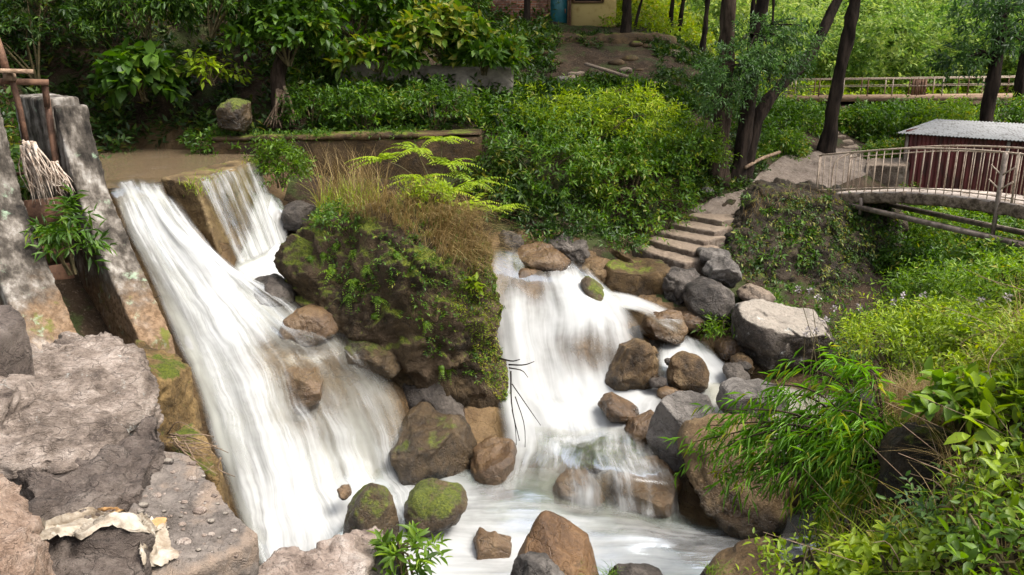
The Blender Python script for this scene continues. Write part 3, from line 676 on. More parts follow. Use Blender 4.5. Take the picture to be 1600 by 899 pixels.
# pool behind the weir
loft('pool_water', [[(60, 240, 4.2, .0), (40, 300, 4.17, .0)], [(200, 232, 4.2, .0), (150, 296, 4.17, .05)], [(320, 236, 4.2, .0), (262, 283, 4.16, .05)], [(400, 242, 4.2, .0), (330, 272, 4.18, .0)]], M['calm'], 40, 60, .012, (1, .5), .02, (0, 0), 25, flat=True, eset=(0, 0))

ground()
# ------------------------------------------------------------------ rocks
def rock(label, outline, Y, depth, mat, seed, name='boulder', cat='boulder', group=None, **k):
    V, Fc, c = rock_geo(outline, Y, depth, seed, **k)
    o = build(name, V, [Fc], M[mat]); return tag(o, label, cat, group)
BIG = [(438, 408), (445, 394), (468, 372), (515, 346), (575, 308), (640, 284), (700, 296), (748, 330), (778, 368), (795, 425), (793, 490), (797, 560), (806, 660), (806, 722), (775, 728), (746, 712), (724, 666), (692, 628), (645, 598), (600, 550), (560, 510), (515, 488), (478, 462), (452, 434)]
big = rock('huge mossy brown boulder splitting the two waterfalls, dry grass on its top', BIG, 11.2, 1.15, 'boulder', 3, facets=9, rough=.105, sub=7, q=2.3, cutlo=.66, fr=3.4, lean=-.22, cuts=[((-.5, -.6, .65), .72), ((.4, -.8, -.1), .8)])
W1 = 'rocks in and beside the stream'
R = rock
R('brown wet rock with mossy right edge at the foot of the huge boulder', [(610, 632), (640, 618), (668, 624), (705, 650), (735, 680), (747, 712), (744, 748), (715, 758), (680, 748), (640, 742), (605, 705)], 9.75, .85, 'mossy2', 11, rough=.06, cuts=[((-.35, -.4, .85), .42), ((.45, -.8, -.1), .55)], group=W1)
R('pointed stone with moss down its front, standing in the pool below the left fall', [(535, 810), (545, 785), (562, 765), (580, 754), (600, 765), (615, 785), (624, 815), (622, 850), (560, 850), (533, 838)], 8.0, .33, 'mossy', 12, rough=.06, fr=1.8, group=W1)
R('blunt brown rock with a bright moss cap beside the pointed mossy stone', [(632, 780), (650, 762), (690, 753), (722, 764), (733, 780), (722, 803), (690, 815), (655, 828), (635, 815)], 8.35, .38, 'mossy', 113, rough=.07, fr=1.6, facets=7, cutlo=.75, group=W1)
R('reddish brown smooth rock at the bottom edge in front of the pool', [(795, 905), (812, 872), (832, 826), (848, 809), (868, 815), (900, 832), (932, 855), (948, 884), (950, 930), (800, 940)], 6.7, .4, 'redbrown', 14, rough=.035, fr=1.4, cuts=[((-.2, -.6, .75), .7), ((.8, -.4, .3), .7)], group=W1)
R('small rough grey stone leaning on the reddish brown rock at the bottom edge', [(788, 935), (800, 888), (825, 871), (860, 874), (885, 890), (900, 935)], 6.2, .3, 'grey', 15, rough=.07, group=W1)
R('low dark grey stone at the bottom edge right of the reddish brown rock', [(940, 930), (960, 893), (985, 884), (1015, 890), (1040, 905), (1045, 935)], 6.3, .3, 'darkgrey', 16, rough=.06, group=W1)
R('earthy brown stone at the bottom edge among the weeds', [(1085, 935), (1100, 897), (1150, 885), (1195, 870), (1240, 862), (1250, 935)], 6.1, .4, 'brown', 17, rough=.07, group=W1)
R('large earthy brown rock under the drooping narrow leaves', [(1062, 690), (1085, 668), (1130, 655), (1185, 655), (1225, 690), (1240, 740), (1222, 790), (1190, 822), (1158, 838), (1118, 815), (1085, 775), (1066, 735)], 8.75, .8, 'brown', 18, rough=.08, fr=2.6, cuts=[((0, -.5, .85), .62)], group=W1)
R('grey upright slab rock with a dark left face beside the rapids', [(1010, 692), (1018, 660), (1034, 628), (1056, 614), (1090, 617), (1117, 624), (1122, 650), (1095, 678), (1070, 715), (1052, 732), (1025, 722)], 9.35, .4, 'grey', 19, rough=.045, fr=1.5, facets=5, cuts=[((-.75, -.6, .1), .5), ((.25, -.4, .85), .55)], group=W1)
R('smooth grey rock behind the upright slab rock', [(1118, 628), (1125, 602), (1150, 594), (1185, 598), (1225, 612), (1240, 640), (1180, 650), (1135, 648)], 9.9, .45, 'grey', 20, rough=.06, fr=1.4, group=W1)
R('golden brown pointed boulder in the middle of the rapids', [(943, 588), (952, 560), (972, 540), (998, 522), (1014, 530), (1024, 552), (1036, 580), (1036, 600), (1008, 612), (965, 610)], 11.15, .45, 'brown', 121, rough=.07, fr=1.9, group=W1)
R('rounded brown boulder right of the golden brown one', [(1045, 590), (1052, 563), (1072, 552), (1098, 560), (1109, 580), (1106, 603), (1085, 615), (1050, 614)], 10.9, .35, 'brown', 22, rough=.07, fr=1.5, group=W1)
R('dark wet brown boulder behind the rapids', [(1001, 512), (1008, 494), (1035, 487), (1065, 492), (1073, 510), (1065, 530), (1030, 538), (1004, 532)], 12.0, .4, 'wetbrown', 23, rough=.07, group=W1)
R('small brown stone tucked behind the dark wet boulder', ell(1082, 502, 44, 34, seed=2), 12.25, .25, 'wetbrown', 24, group=W1)
R('big pale topped boulder with a dark underside below the creeper wall', [(1146, 500), (1152, 480), (1180, 472), (1230, 473), (1270, 488), (1300, 512), (1318, 545), (1295, 572), (1235, 585), (1190, 580), (1162, 552), (1148, 525)], 11.7, .75, 'pale', 25, rough=.07, fr=1.8, sub=6, facets=7, cuts=[((-.1, -.25, .95), .6), ((.2, -.85, -.3), .7)], group=W1)
R('round dark grey boulder left of the pale topped one', [(1068, 470), (1075, 448), (1100, 436), (1135, 438), (1157, 458), (1160, 485), (1140, 505), (1105, 508), (1080, 495)], 12.5, .5, 'darkgrey', 26, rough=.07, fr=1.6, group=W1)
R('grey boulder resting above the round dark grey one', [(1095, 435), (1103, 412), (1130, 402), (1158, 412), (1165, 432), (1140, 444), (1108, 445)], 13.0, .4, 'grey', 27, rough=.07, group=W1)
R('flat light stone beside the lowest step', ell(1112, 400, 58, 26, seed=4), 13.5, .3, 'grey', 28, rough=.07, group=W1)
R('jagged dark rock between the steps and the round boulder', [(1030, 470), (1035, 430), (1060, 412), (1090, 415), (1095, 440), (1080, 475), (1052, 488)], 13.0, .4, 'darkgrey', 29, rough=.12, fr=2.4, group=W1)
R('brown shelf of rock below the steps', [(935, 440), (950, 412), (990, 402), (1040, 412), (1052, 432), (1030, 462), (985, 470), (945, 462)], 13.25, .6, 'wall', 30, rough=.06, facets=6, cuts=[((0, -.2, .97), .5), ((0, -.95, 0), .6)], group=W1)
R('squat brown stone left of the shelf below the steps', [(895, 445), (905, 412), (925, 405), (948, 415), (950, 440), (935, 458), (905, 458)], 13.2, .35, 'brown', 31, rough=.07, group=W1)
R('brown wet rock under the green shrub at the head of the right fall', [(800, 408), (812, 388), (845, 380), (885, 392), (905, 410), (895, 430), (850, 425)], 13.2, .45, 'wetbrown', 32, rough=.07, fr=2.2, group=W1)
R('smooth orange brown rock the right fall slides over', [(780, 480), (790, 440), (815, 418), (848, 424), (868, 450), (868, 480), (835, 500), (795, 498)], 12.75, .4, 'wetbrown', 33, rough=.07, fr=1.3, group=W1)
R('mossy rounded rock at the right rim of the right fall', [(905, 445), (915, 428), (935, 440), (960, 470), (978, 505), (985, 540), (965, 535), (935, 495)], 12.45, .28, 'mossy', 34, rough=.06, fr=1.4, group=W1)
R('wet brown rock under the water in the middle of the right fall', [(872, 600), (870, 545), (890, 515), (925, 525), (945, 560), (940, 605)], 11.75, .33, 'wetbrown', 35, rough=.06, fr=1.4, group=W1)
R('small wet brown rock in the foam left of the upright slab rock', [(933, 640), (938, 622), (955, 615), (975, 630), (1000, 642), (985, 656), (945, 652)], 10.25, .3, 'wetbrown', 36, rough=.06, group=W1)
R('low brown stone touching the left face of the upright slab rock', [(985, 690), (975, 668), (990, 652), (1020, 645), (1035, 665), (1020, 700)], 9.95, .35, 'wetbrown', 37, rough=.06, group=W1)
R('brown rock with a green mossy end in the curling water', [(895, 715), (905, 696), (930, 686), (955, 692), (962, 712), (950, 732), (915, 735)], 9.5, .3, 'mossy', 38, rough=.07, group=W1)
R('broad wet brown shelf the water slides off into the pool', [(940, 770), (950, 735), (985, 715), (1030, 720), (1060, 750), (1066, 785), (1040, 815), (990, 812), (955, 800)], 9.05, .55, 'wetbrown', 39, rough=.06, fr=1.8, cuts=[((0, -.45, .9), .6)], group=W1)
R('submerged brown rock under the curling water', [(860, 775), (872, 745), (905, 735), (940, 750), (950, 785), (905, 800)], 9.1, .4, 'wetbrown', 40, rough=.07, group=W1)
R('brown rock shelf between the huge boulder and the pool', [(735, 755), (738, 705), (765, 690), (805, 695), (815, 735), (805, 780), (765, 790)], 9.55, .45, 'wetbrown', 41, rough=.07, group=W1)
R('dark rock breaking the surface at the top of the left fall', [(378, 452), (392, 438), (425, 432), (455, 445), (462, 468), (430, 482), (395, 472)], 10.95, .38, 'darkgrey', 42, rough=.06, group=W1)
R('flat brown rock in the left fall under the overhang of the huge boulder', [(432, 520), (445, 490), (480, 480), (520, 488), (538, 510), (510, 535), (460, 545)], 10.4, .4, 'wetbrown', 43, rough=.06, group=W1)
R('rounded brown rock under the thin water of the left fall', [(420, 640), (425, 590), (450, 565), (500, 570), (520, 610), (505, 650), (455, 655)], 9.86, .42, 'wetbrown', 44, rough=.06, fr=1.4, group=W1)
R('mossy ledge rock in the shadow of the huge boulder', [(520, 560), (540, 530), (580, 520), (618, 535), (632, 570), (615, 605), (560, 600)], 10.35, .45, 'mossy', 45, rough=.07, group=W1)
R('dark mossy rock beneath the huge boulder, above the brown wet rock', [(610, 625), (630, 592), (680, 590), (720, 625), (735, 670), (700, 690), (640, 640)], 10.5, .45, 'darkgrey', 46, rough=.08, group=W1)
R('dark rock under the far end of the weir', [(440, 355), (447, 322), (470, 312), (500, 318), (505, 345), (480, 365)], 13.4, .45, 'darkgrey', 47, rough=.08, group=W1)
R('submerged pale brown rock in the lower pool', [(735, 860), (745, 838), (775, 830), (800, 845), (795, 870), (760, 880)], 7.9, .3, 'wetbrown', 48, rough=.05, group=W1)
R('small brown stone on the right bank of the rapids', ell(1160, 568, 36, 28, seed=6), 11.3, .25, 'brown', 49, group=W1)
R('dusty pink brown stone between the round and the pale topped boulders', ell(1182, 462, 56, 30, seed=7), 12.7, .3, 'stair', 50, group=W1)
R('light grey stone half hidden behind the drooping leaves', ell(1345, 640, 80, 50, seed=8), 9.2, .4, 'grey', 51, group=W1)
R('pale pinkish stone half hidden behind the drooping leaves', ell(1290, 700, 90, 60, seed=9), 8.6, .4, 'pinkgrey', 52, group=W1)
R('dark brown weathered rock standing in the right bank below the dry grass', [(1380, 800), (1383, 735), (1395, 695), (1425, 675), (1470, 678), (1500, 700), (1500, 760), (1490, 810), (1440, 830)], 5.9, .4, 'masonry', 53, rough=.09, fr=2.6, strata=((1, 0, .2), 2.2), group=W1)
R('squarish mossy stone standing on the low wall', [(343, 200), (342, 172), (350, 158), (370, 154), (388, 160), (389, 195), (385, 206)], 15.1, .3, 'mossy', 54, rough=.07, facets=5, cutlo=.8, q=3.5)
R('flat grey stone lying on the trodden path', ell(1272, 258, 26, 14, seed=11), 17.7, .15, 'path', 55)
R('mossy stone on the hillside below the house', ell(955, 148, 40, 22, seed=12), 18.6, .3, 'wall', 56)
R('pale stone on the hillside above the big shrub', ell(880, 128, 24, 20, seed=13), 18.9, .25, 'grey', 57)
R('small pale stone at the edge of the shrub by the stairs', ell(1103, 298, 24, 14, seed=14), 16, .15, 'grey', 58)

R('low dark ledge between the golden brown boulder and the side stream', [(950, 560), (955, 528), (985, 512), (1020, 516), (1040, 530), (1035, 560), (990, 575)], 12.05, .3, 'darkgrey', 61, rough=.09, group=W1)
R('dark earthy rock under the shrub left of the squat brown stone', [(850, 412), (858, 380), (885, 366), (915, 376), (925, 405), (900, 425)], 13.5, .4, 'darkgrey', 62, rough=.12, fr=2.6, group=W1)
R('dark brown rock under the shrub right of the squat brown stone', [(925, 412), (935, 385), (960, 378), (990, 388), (1000, 408), (965, 420)], 13.8, .4, 'wall', 63, rough=.1, fr=2.6, group=W1)
R('small dark wet stone at the top of the right fall', ell(800, 378, 44, 36, seed=31), 13.6, .3, 'darkgrey', 64, rough=.1, group=W1)
R('brown wet stone between the side stream and the squat brown stone', ell(925, 462, 40, 30, seed=32), 12.75, .25, 'wetbrown', 65, group=W1)
R('small brown stone in the rapids below the rounded brown boulder', ell(1062, 622, 34, 22, seed=33), 10.6, .2, 'wetbrown', 66, group=W1)
R('dark stone in the shallow water behind the smooth grey rock', ell(1150, 585, 44, 28, seed=34), 11.0, .25, 'darkgrey', 67, group=W1)
R('brown stone wedged under the pale topped boulder', ell(1140, 545, 50, 34, seed=35), 11.7, .25, 'wetbrown', 68, group=W1)
R('tiny wet stone showing at the left of the pointed mossy stone', ell(538, 768, 22, 18, seed=36), 8.5, .14, 'wetbrown', 69, group=W1)
# foreground ledge, slabs and blocks
def block(label, tops, thick, mat, voxel=.035, amp=.05, freq=2.2, seed=0, name='boulder', cat='boulder', spread=.1, group='rocks of the near left bank', drop=None, **k):
    """rock whose upper face follows a polygon of (px,py,Y); sides drop away below it"""
    T = np.array([W(*p) for p in tops]); c = T.mean(0); n = len(T)
    Bt = T.copy(); Bt[:, :2] = c[:2] + (T[:, :2] - c[:2]) * (1 + spread); Bt[:, 2] = T[:, 2].min() - thick
    V = np.vstack([Bt, T]); Fc = [tuple(range(n - 1, -1, -1))] + [(n + i, n + (i + 1) % n, -1) for i in range(0)]
    cc = len(V); V = np.vstack([V, T.mean(0)[None]])
    Fc += [(n + i, n + (i + 1) % n, cc) for i in range(n)]
    Fc += [(i, (i + 1) % n, n + (i + 1) % n, n + i) for i in range(n)]
    V, Fs = eroded(V, Fc, voxel, amp, freq, seed, **k)
    o = build(name, V, Fs, M[mat]); return tag(o, label, cat, group)
block('broad layered grey rock ledge filling the near left bank', [(-60, 640, 5.1), (-30, 560, 6.0), (60, 545, 6.6), (100, 521, 7.0), (180, 530, 7.0), (208, 570, 6.5), (215, 640, 5.9), (178, 690, 5.35), (90, 718, 5.0), (-60, 720, 4.8)], 1.3, 'ledge', .022, .12, 2.8, 1, spread=.03, strata=((.3, -.35, 1), 3.4), ridged=True, low=.09, lowf=1.2, chip=.16, fine=.035, frac=(1.7, .06))
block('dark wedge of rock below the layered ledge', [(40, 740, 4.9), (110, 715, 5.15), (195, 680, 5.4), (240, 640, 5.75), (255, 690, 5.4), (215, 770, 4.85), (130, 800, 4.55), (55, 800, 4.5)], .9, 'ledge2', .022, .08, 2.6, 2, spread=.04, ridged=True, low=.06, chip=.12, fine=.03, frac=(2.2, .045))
block('grey flat slab strewn with rubble, its corner over the falling water', [(200, 790, 4.75), (235, 700, 5.55), (290, 710, 5.55), (345, 765, 5.1), (402, 835, 4.75), (390, 850, 4.65), (280, 905, 4.3), (170, 905, 4.2), (120, 840, 4.5)], .28, 'slab', .022, .03, 3, 3, spread=-.03, chip=.09, fine=.012, frac=(2., .012))
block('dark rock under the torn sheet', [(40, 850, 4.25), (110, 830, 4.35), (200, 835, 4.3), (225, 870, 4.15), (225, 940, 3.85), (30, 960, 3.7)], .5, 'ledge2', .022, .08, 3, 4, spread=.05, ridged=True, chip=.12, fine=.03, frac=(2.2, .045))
block('crumbly pink rock at the left edge', [(-60, 770, 4.0), (-5, 745, 4.2), (35, 765, 4.2), (52, 820, 3.95), (40, 940, 3.4), (-60, 960, 3.2)], .5, 'pink', .02, .06, 3.4, 5, spread=.06, chip=.1, fine=.03, frac=(2.4, .035))
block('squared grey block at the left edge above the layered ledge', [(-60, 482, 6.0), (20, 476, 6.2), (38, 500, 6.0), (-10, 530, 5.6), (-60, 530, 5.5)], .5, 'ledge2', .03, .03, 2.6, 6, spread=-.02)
block('sandy brown block with a dark mossy side beside the left fall', [(185, 545, 7.4), (215, 533, 7.9), (285, 556, 7.75), (300, 572, 7.5), (270, 590, 7.1), (225, 602, 6.7), (200, 580, 7.0)], 1.5, 'mossblock', .026, .06, 2.4, 7, spread=.0, low=.05, chip=.1, fine=.02, frac=(1.8, .035))
block('mossy broken stone wedge at the lip of the grey slab', [(255, 690, 6.1), (300, 660, 6.5), (322, 690, 6.2), (345, 720, 5.9), (340, 750, 5.6), (290, 715, 5.75)], .8, 'mossblock', .028, .05, 2.6, 8, spread=.05)
block('pink and grey rock with a pale worn top at the bottom edge', [(330, 905, 4.8), (400, 872, 5.2), (470, 858, 5.5), (520, 850, 5.75), (585, 815, 6.2), (602, 825, 6.1), (598, 850, 5.8), (560, 905, 5.2), (480, 950, 4.6), (340, 950, 4.5)], .7, 'pinkgrey', .024, .07, 2.6, 9, spread=.02, low=.06, chip=.1, fine=.025, frac=(2., .04))
block('dark rock at the bottom edge behind the small leafy weed', [(560, 900, 5.4), (598, 845, 5.95), (625, 860, 5.9), (640, 920, 5.5), (580, 950, 5.1)], .6, 'darkgrey', .03, .05, 2.6, 10, spread=.04)

r_ = np.random.default_rng(70); nk = 0
while nk < 34:
    px = r_.uniform(870, 1215); py = r_.uniform(545, 800)
    if abs(py - (560 + (px - 900) * .0)) < 0 or (px < 930 and py < 680): continue
    Y = 11.3 - (py - 545) / 255 * 2.3 + r_.uniform(-.05, .1); w_ = r_.uniform(12, 34); nk += 1
    V, Fc, c = rock_geo(ell(px, py, w_, w_ * r_.uniform(.5, .8), 10, nk), Y, w_ / 2 * Y / F, 300 + nk, rough=.09, sub=3, fr=1.6, facets=7)
    tag(build('stone', V, [Fc], M[['wetbrown', 'brown', 'darkgrey', 'grey'][nk % 4]]), 'small wet stone washed by the rapids among the boulders', 'stone', 'small stones in the rapids')
# ------------------------------------------------------------------ weir, piers, walls
FD = np.array([.707, -.707, 0]); PD = np.array([-.707, -.707, 0])     # along the flow / toward the near bank
def profile_prism(A, prof, thick, off=0.):
    n = len(prof); P = []
    for k in (0, 1):
        for s_, z in prof: q = A + FD * s_ + PD * (off + thick * k); P.append([q[0], q[1], z])
    return np.array(P), [tuple(range(n)), tuple(range(2 * n - 1, n - 1, -1))] + [(i, i + n, (i + 1) % n + n, (i + 1) % n) for i in range(n)]
A1 = W(133, 163, 10.6)
PROF = [(-.02, 5.34), (.08, 5.33), (.42, 4.29), (1.1, 3.5), (1.86, 2.74), (2.0, 1.9), (-.02, 1.9)]
def pier(label, A, prof, thick, seed, off=0., name='concrete_pier', amp=.012):
    V, Fc = profile_prism(A, prof, thick, off); V, Fs = eroded(V, Fc, .028, amp, 4, seed, chip=.05)
    return tag(build(name, V, Fs, M['pier']), label, 'pier')
pier('tall stained concrete pier with a slanting face beside the left fall', A1, PROF, .37, 1)
pier('mossy concrete post behind the gate slot', A1, [(-1.3, 5.42), (-.2, 5.42), (-.2, 1.9), (-1.3, 1.9)], .44, 2, .0, 'concrete_post')
A2 = W(-4, 166, 9.75)
pier('near slanting concrete pier with moss and brown mud at the left edge', A2, [(s_, z + .05) for s_, z in PROF[:5]] + [(2.1, 2.0), (-.9, 2.0), (-.9, 5.4)], .52, 3)
# sluice gate between the piers
gate = empty('sluice_gate', A1 + PD * .7 + np.array([0, 0, -3.3]), 'rusty sluice gate frame with a screw rod between the concrete piers', 'sluice gate')
m = MB()
for k in range(5):
    a = A1 + FD * .02 + PD * .43; b = A1 + FD * .02 + PD * .93; z = 2.35 + k * .42
    m.bar([a[0], a[1], z], [b[0], b[1], z], .06, .4 if k % 2 else .405)
m.build('gate_board', M['rust'], gate)
m = MB()
for dy in (.4, .96):
    q = A1 + PD * dy + FD * .0 - FD * .1; m.bar([q[0], q[1], 2.0], [q[0], q[1], 5.62 if dy < .5 else 5.5], .05, .07)
m.build('guide_rail', M['rust'], gate)
m = MB(); m.bar(W(-60, 126, 10.0), W(76, 129, 10.35), .09, .07); m.bar(W(70, 126, 10.35), W(74, 168, 10.35), .05, .05); m.build('cross_beam', M['rust'], gate)
m = MB(); m.tube([W(15, 112, 10.15), W(30, 165, 10.15), W(44, 235, 10.1)], .035, 8); m.build('screw_rod', M['rust'], gate)
m = MB(); m.tube([W(-6, 60, 10.1), W(4, 90, 10.1), W(10, 112, 10.1)], .045, 8); m.build('lifting_post', M['rust'], gate)
m = MB(); m.bar(W(-70, 109, 9.7), W(51, 112, 10.15), .14, .05)
tag(m.build('plank', M['plank']), 'short pale plank laid across the sluice gate beam', 'plank')
m = MB(); q = W(15, 120, 10.12); m.box(q, .1, .1, .1); m.build('nut_block', M['plank'], gate)
m = MB(); m.bar(W(22, 272, 9.9), W(92, 268, 10.05), .05, .03); m.build('tie_bar', M['rust'], gate)
m = MB(); m.bar(W(30, 345, 9.6), W(110, 372, 9.8), .05, .03); m.build('tie_bar', M['rust'], gate)
# weir
def weir():
    P = [W(325, 402, 11.8), W(366, 420, 11.55), W(450, 395, 13.1), W(430, 360, 14.6), W(250, 278, 11.95), W(304, 287, 11.68), W(405, 252, 14.05), W(392, 244, 14.7)]
    P = np.array(P); P[:4, 2] -= .6
    m = MB().hexa(P); V, Fs = eroded(m.arr(), m.F, .03, .02, 4, 3, chip=.05)
    tag(build('concrete_weir', V, Fs, M['weir']), 'brown concrete weir wall with thin water running down its face', 'weir')
weir()
# low retaining wall behind the pool
wl = empty('retaining_wall', (-1.8, 15, 3.0), 'long low brown retaining wall with a rounded cap behind the pool', 'wall')
a0, a1 = W(330, 214, 15.15), W(752, 206, 15.0)
m = MB(); m.hexa([[a0[0], 14.98, 2.9], [a1[0], 14.82, 2.9], [a1[0], 15.3, 2.9], [a0[0], 15.4, 2.9], [a0[0], 14.98, a0[2] - .08], [a1[0], 14.82, a1[2] - .08], [a1[0], 15.3, a1[2] - .08], [a0[0], 15.4, a0[2] - .08]])
V, Fs = eroded(m.arr(), m.F, .05, .03, 2.5, 4); build('wall_face', V, Fs, M['wall'], wl)
m = MB(); m.hexa([[a0[0] - .02, 14.95, a0[2] - .07], [a1[0] + .02, 14.79, a1[2] - .07], [a1[0] + .02, 15.36, a1[2] - .07], [a0[0] - .02, 15.46, a0[2] - .07], [a0[0] - .02, 14.97, a0[2]], [a1[0] + .02, 14.81, a1[2] + .02], [a1[0] + .02, 15.36, a1[2] + .02], [a0[0] - .02, 15.46, a0[2]]])
V, Fs = eroded(m.arr(), m.F, .045, .03, 2., 5, low=.05); build('wall_cap', V, Fs, M['wall'], wl)
# second old wall up the bank
m = MB(); p0, p1 = W(528, 150, 17.6), W(800, 150, 17.8)
m.hexa([[p0[0], 17.5, 4.3], [p1[0], 17.6, 4.3], [p1[0], 18, 4.3], [p0[0], 17.9, 4.3], [p0[0], 17.6, 5.75], [p1[0], 17.7, 5.6], [p1[0], 18, 5.6], [p0[0], 17.9, 5.75]])
V, Fs = eroded(m.arr(), m.F, .06, .05, 1.8, 6, low=.05); tag(build('terrace_wall', V, Fs, M['concrete']), 'dim grey terrace wall half hidden by big leaves on the back bank', 'wall')
m = MB(); p0, p1 = W(695, 52, 21.6), W(1055, 58, 21.9)
m.hexa([[p0[0], 21.2, 5.2], [p1[0], 21.5, 5.2], [p1[0], 22.6, 5.2], [p0[0], 22.4, 5.2], [p0[0], 21.3, 6.36], [p1[0], 21.6, 6.3], [p1[0], 22.6, 6.3], [p0[0], 22.4, 6.36]])
V, Fs = eroded(m.arr(), m.F, .07, .09, 1.3, 7, low=.08, ridged=True); tag(build('terrace_wall', V, Fs, M['wall']), 'dark earthy stone bank wall below the brick house', 'wall')

# ------------------------------------------------------------------ stairs
st = empty('stone_staircase', (STR[0][0] + STR[0][1]) / 2 - np.array([0, 0, .3]), 'worn stone steps climbing from the stream to the path', 'stairs')
for i, (a, b) in enumerate(STR):
    ux = unit((b - a) * [1, 1, 0]); bk = np.array([-ux[1], ux[0], 0]); bk = bk * np.sign(bk[1])
    a_ = a - ux * .05; b_ = b + ux * .05; dpt = bk * .62
    m = MB(); lo = np.array([0, 0, -.34]); m.hexa([a_ + lo, b_ + lo, b_ + dpt + lo, a_ + dpt + lo, a_, b_, b_ + dpt, a_ + dpt])
    V, Fs = eroded(m.arr(), m.F, .028, .022, 3.5, 40 + i, low=.012, chip=.04); build('step', V, Fs, M['stair'], st)
us = empty('stone_staircase', WG(1330, 236), 'flight of narrow pale steps climbing past the leaning tree', 'stairs')
pts = [((1302, 240), (1352, 236)), ((1300, 230), (1348, 226)), ((1296, 221), (1336, 217)), ((1288, 213), (1322, 209)), ((1280, 205), (1312, 202)), ((1276, 197), (1302, 194)), ((1270, 190), (1294, 187))]
for i, (a, b) in enumerate(pts):
    g_ = WG((a[0] + b[0]) / 2, (a[1] + b[1]) / 2 + 3); Y = g_[1] - .12; a = W(*a, Y); b = W(*b, Y); b[2] = a[2]; US_Y = Y
    m = MB(); dpt = np.array([.1, .6, 0]); lo = np.array([0, 0, -.3]); m.hexa([a + lo, b + lo, b + dpt + lo, a + dpt + lo, a, b, b + dpt, a + dpt])
    V, Fs = eroded(m.arr(), m.F, .04, .03, 3., 60 + i); build('step', V, Fs, M['stair'], us)
us2 = empty('stone_staircase', W(1205, 170, 22.5), 'two pale steps beside the fork of the leaning trunk', 'stairs')
for i, (a, b) in enumerate([((1196, 172), (1214, 171)), ((1196, 164), (1212, 163))]):
    Y = 22.5 + i * .4; a = W(*a, Y); b = W(*b, Y); b[2] = a[2]; m = MB(); dpt = np.array([0, .5, 0]); lo = np.array([0, 0, -.4]); m.hexa([a + lo, b + lo, b + dpt + lo, a + dpt + lo, a, b, b + dpt, a + dpt])
    V, Fs = eroded(m.arr(), m.F, .05, .02, 3., 70 + i); build('step', V, Fs, M['stair'], us2)

# ------------------------------------------------------------------ bridge abutment
def abut():
    T = [W(1185, 322, 14.9), W(1218, 306, 15.0), W(1300, 306, 15.1), W(1345, 318, 15.2), W(1412, 335, 15.5)]
    Bm = [W(1108, 415, 13.6), W(1175, 500, 12.6), W(1290, 520, 12.5), W(1350, 520, 12.8), W(1420, 480, 13.6)]
    T = np.array(T); Bm = np.array(Bm); Bm[:, 2] -= .25; n = 5
    V = np.vstack([Bm, T, Bm + [0, 2.6, 0], T + [0, 1.5, .03]]); Fc = []
    for i in range(n - 1):
        Fc += [(i, i + 1, n + i + 1, n + i), (n + i, n + i + 1, 3 * n + i + 1, 3 * n + i), (3 * n + i, 3 * n + i + 1, 2 * n + i + 1, 2 * n + i), (2 * n + i, 2 * n + i + 1, i + 1, i)]
    Fc += [(0, n, 3 * n, 2 * n), (n - 1, 2 * n + n - 1, 3 * n + n - 1, 2 * n - 1)]
    V, Fs = eroded(V, Fc, .036, .05, 2.2, 8, low=.1, lowf=.9, ridged=False, fine=.02, ff=8, frac=(2.3, .085))
    tag(build('bridge_abutment', V, Fs, M['masonry']), 'dark rough stone abutment with creepers under the near end of the footbridge', 'abutment')
abut()
# ------------------------------------------------------------------ near footbridge
NE = [W(1272, 304, 15.9), W(1290, 303, 15.5), W(1400, 300, 14.3), W(1500, 307, 13.2), W(1600, 322, 12.2), W(1720, 350, 11.2), W(1850, 395, 10.2)]
NE = catmull(NE, 40); SIDE = np.array([.80, .41, 0]); FE = NE + SIDE
br = empty('footbridge', NE[0] + SIDE / 2 + np.array([0, 0, -.4]), 'arched concrete footbridge with thin cream iron railings over the ravine', 'footbridge')
def slabstrip(Lp, Rp, z0, z1):
    n = len(Lp); V = np.vstack([Lp + [0, 0, z0], Rp + [0, 0, z0], Lp + [0, 0, z1], Rp + [0, 0, z1]]); Fc = []
    for i in range(n - 1):
        j = i + 1; Fc += [(2 * n + i, 2 * n + j, 3 * n + j, 3 * n + i), (i, n + i, n + j, j), (i, j, 2 * n + j, 2 * n + i), (n + i, 3 * n + i, 3 * n + j, n + j)]
    Fc += [(0, 2 * n, 3 * n, n), (n - 1, 2 * n - 1, 4 * n - 1, 3 * n - 1)]
    return V, Fc
V, Fc = slabstrip(NE + SIDE * .02, FE - SIDE * .02, -.06, .0); build('deck', V, Fc, M['deck'], br, smooth=False)
V, Fc = slabstrip(NE, FE, -.2, -.012); V, Fs = eroded(V, Fc, .035, .03, 7, 9); build('deck_edge', V, Fs, M['edge'], br)
def along(P, s_):   # point at arc fraction
    d = np.r_[0, np.cumsum(np.linalg.norm(np.diff(P, axis=0), axis=1))]; return np.array([np.interp(s_, d, P[:, k]) for k in range(3)])
LEN = np.linalg.norm(np.diff(NE, axis=0), axis=1).sum()
RH = .74
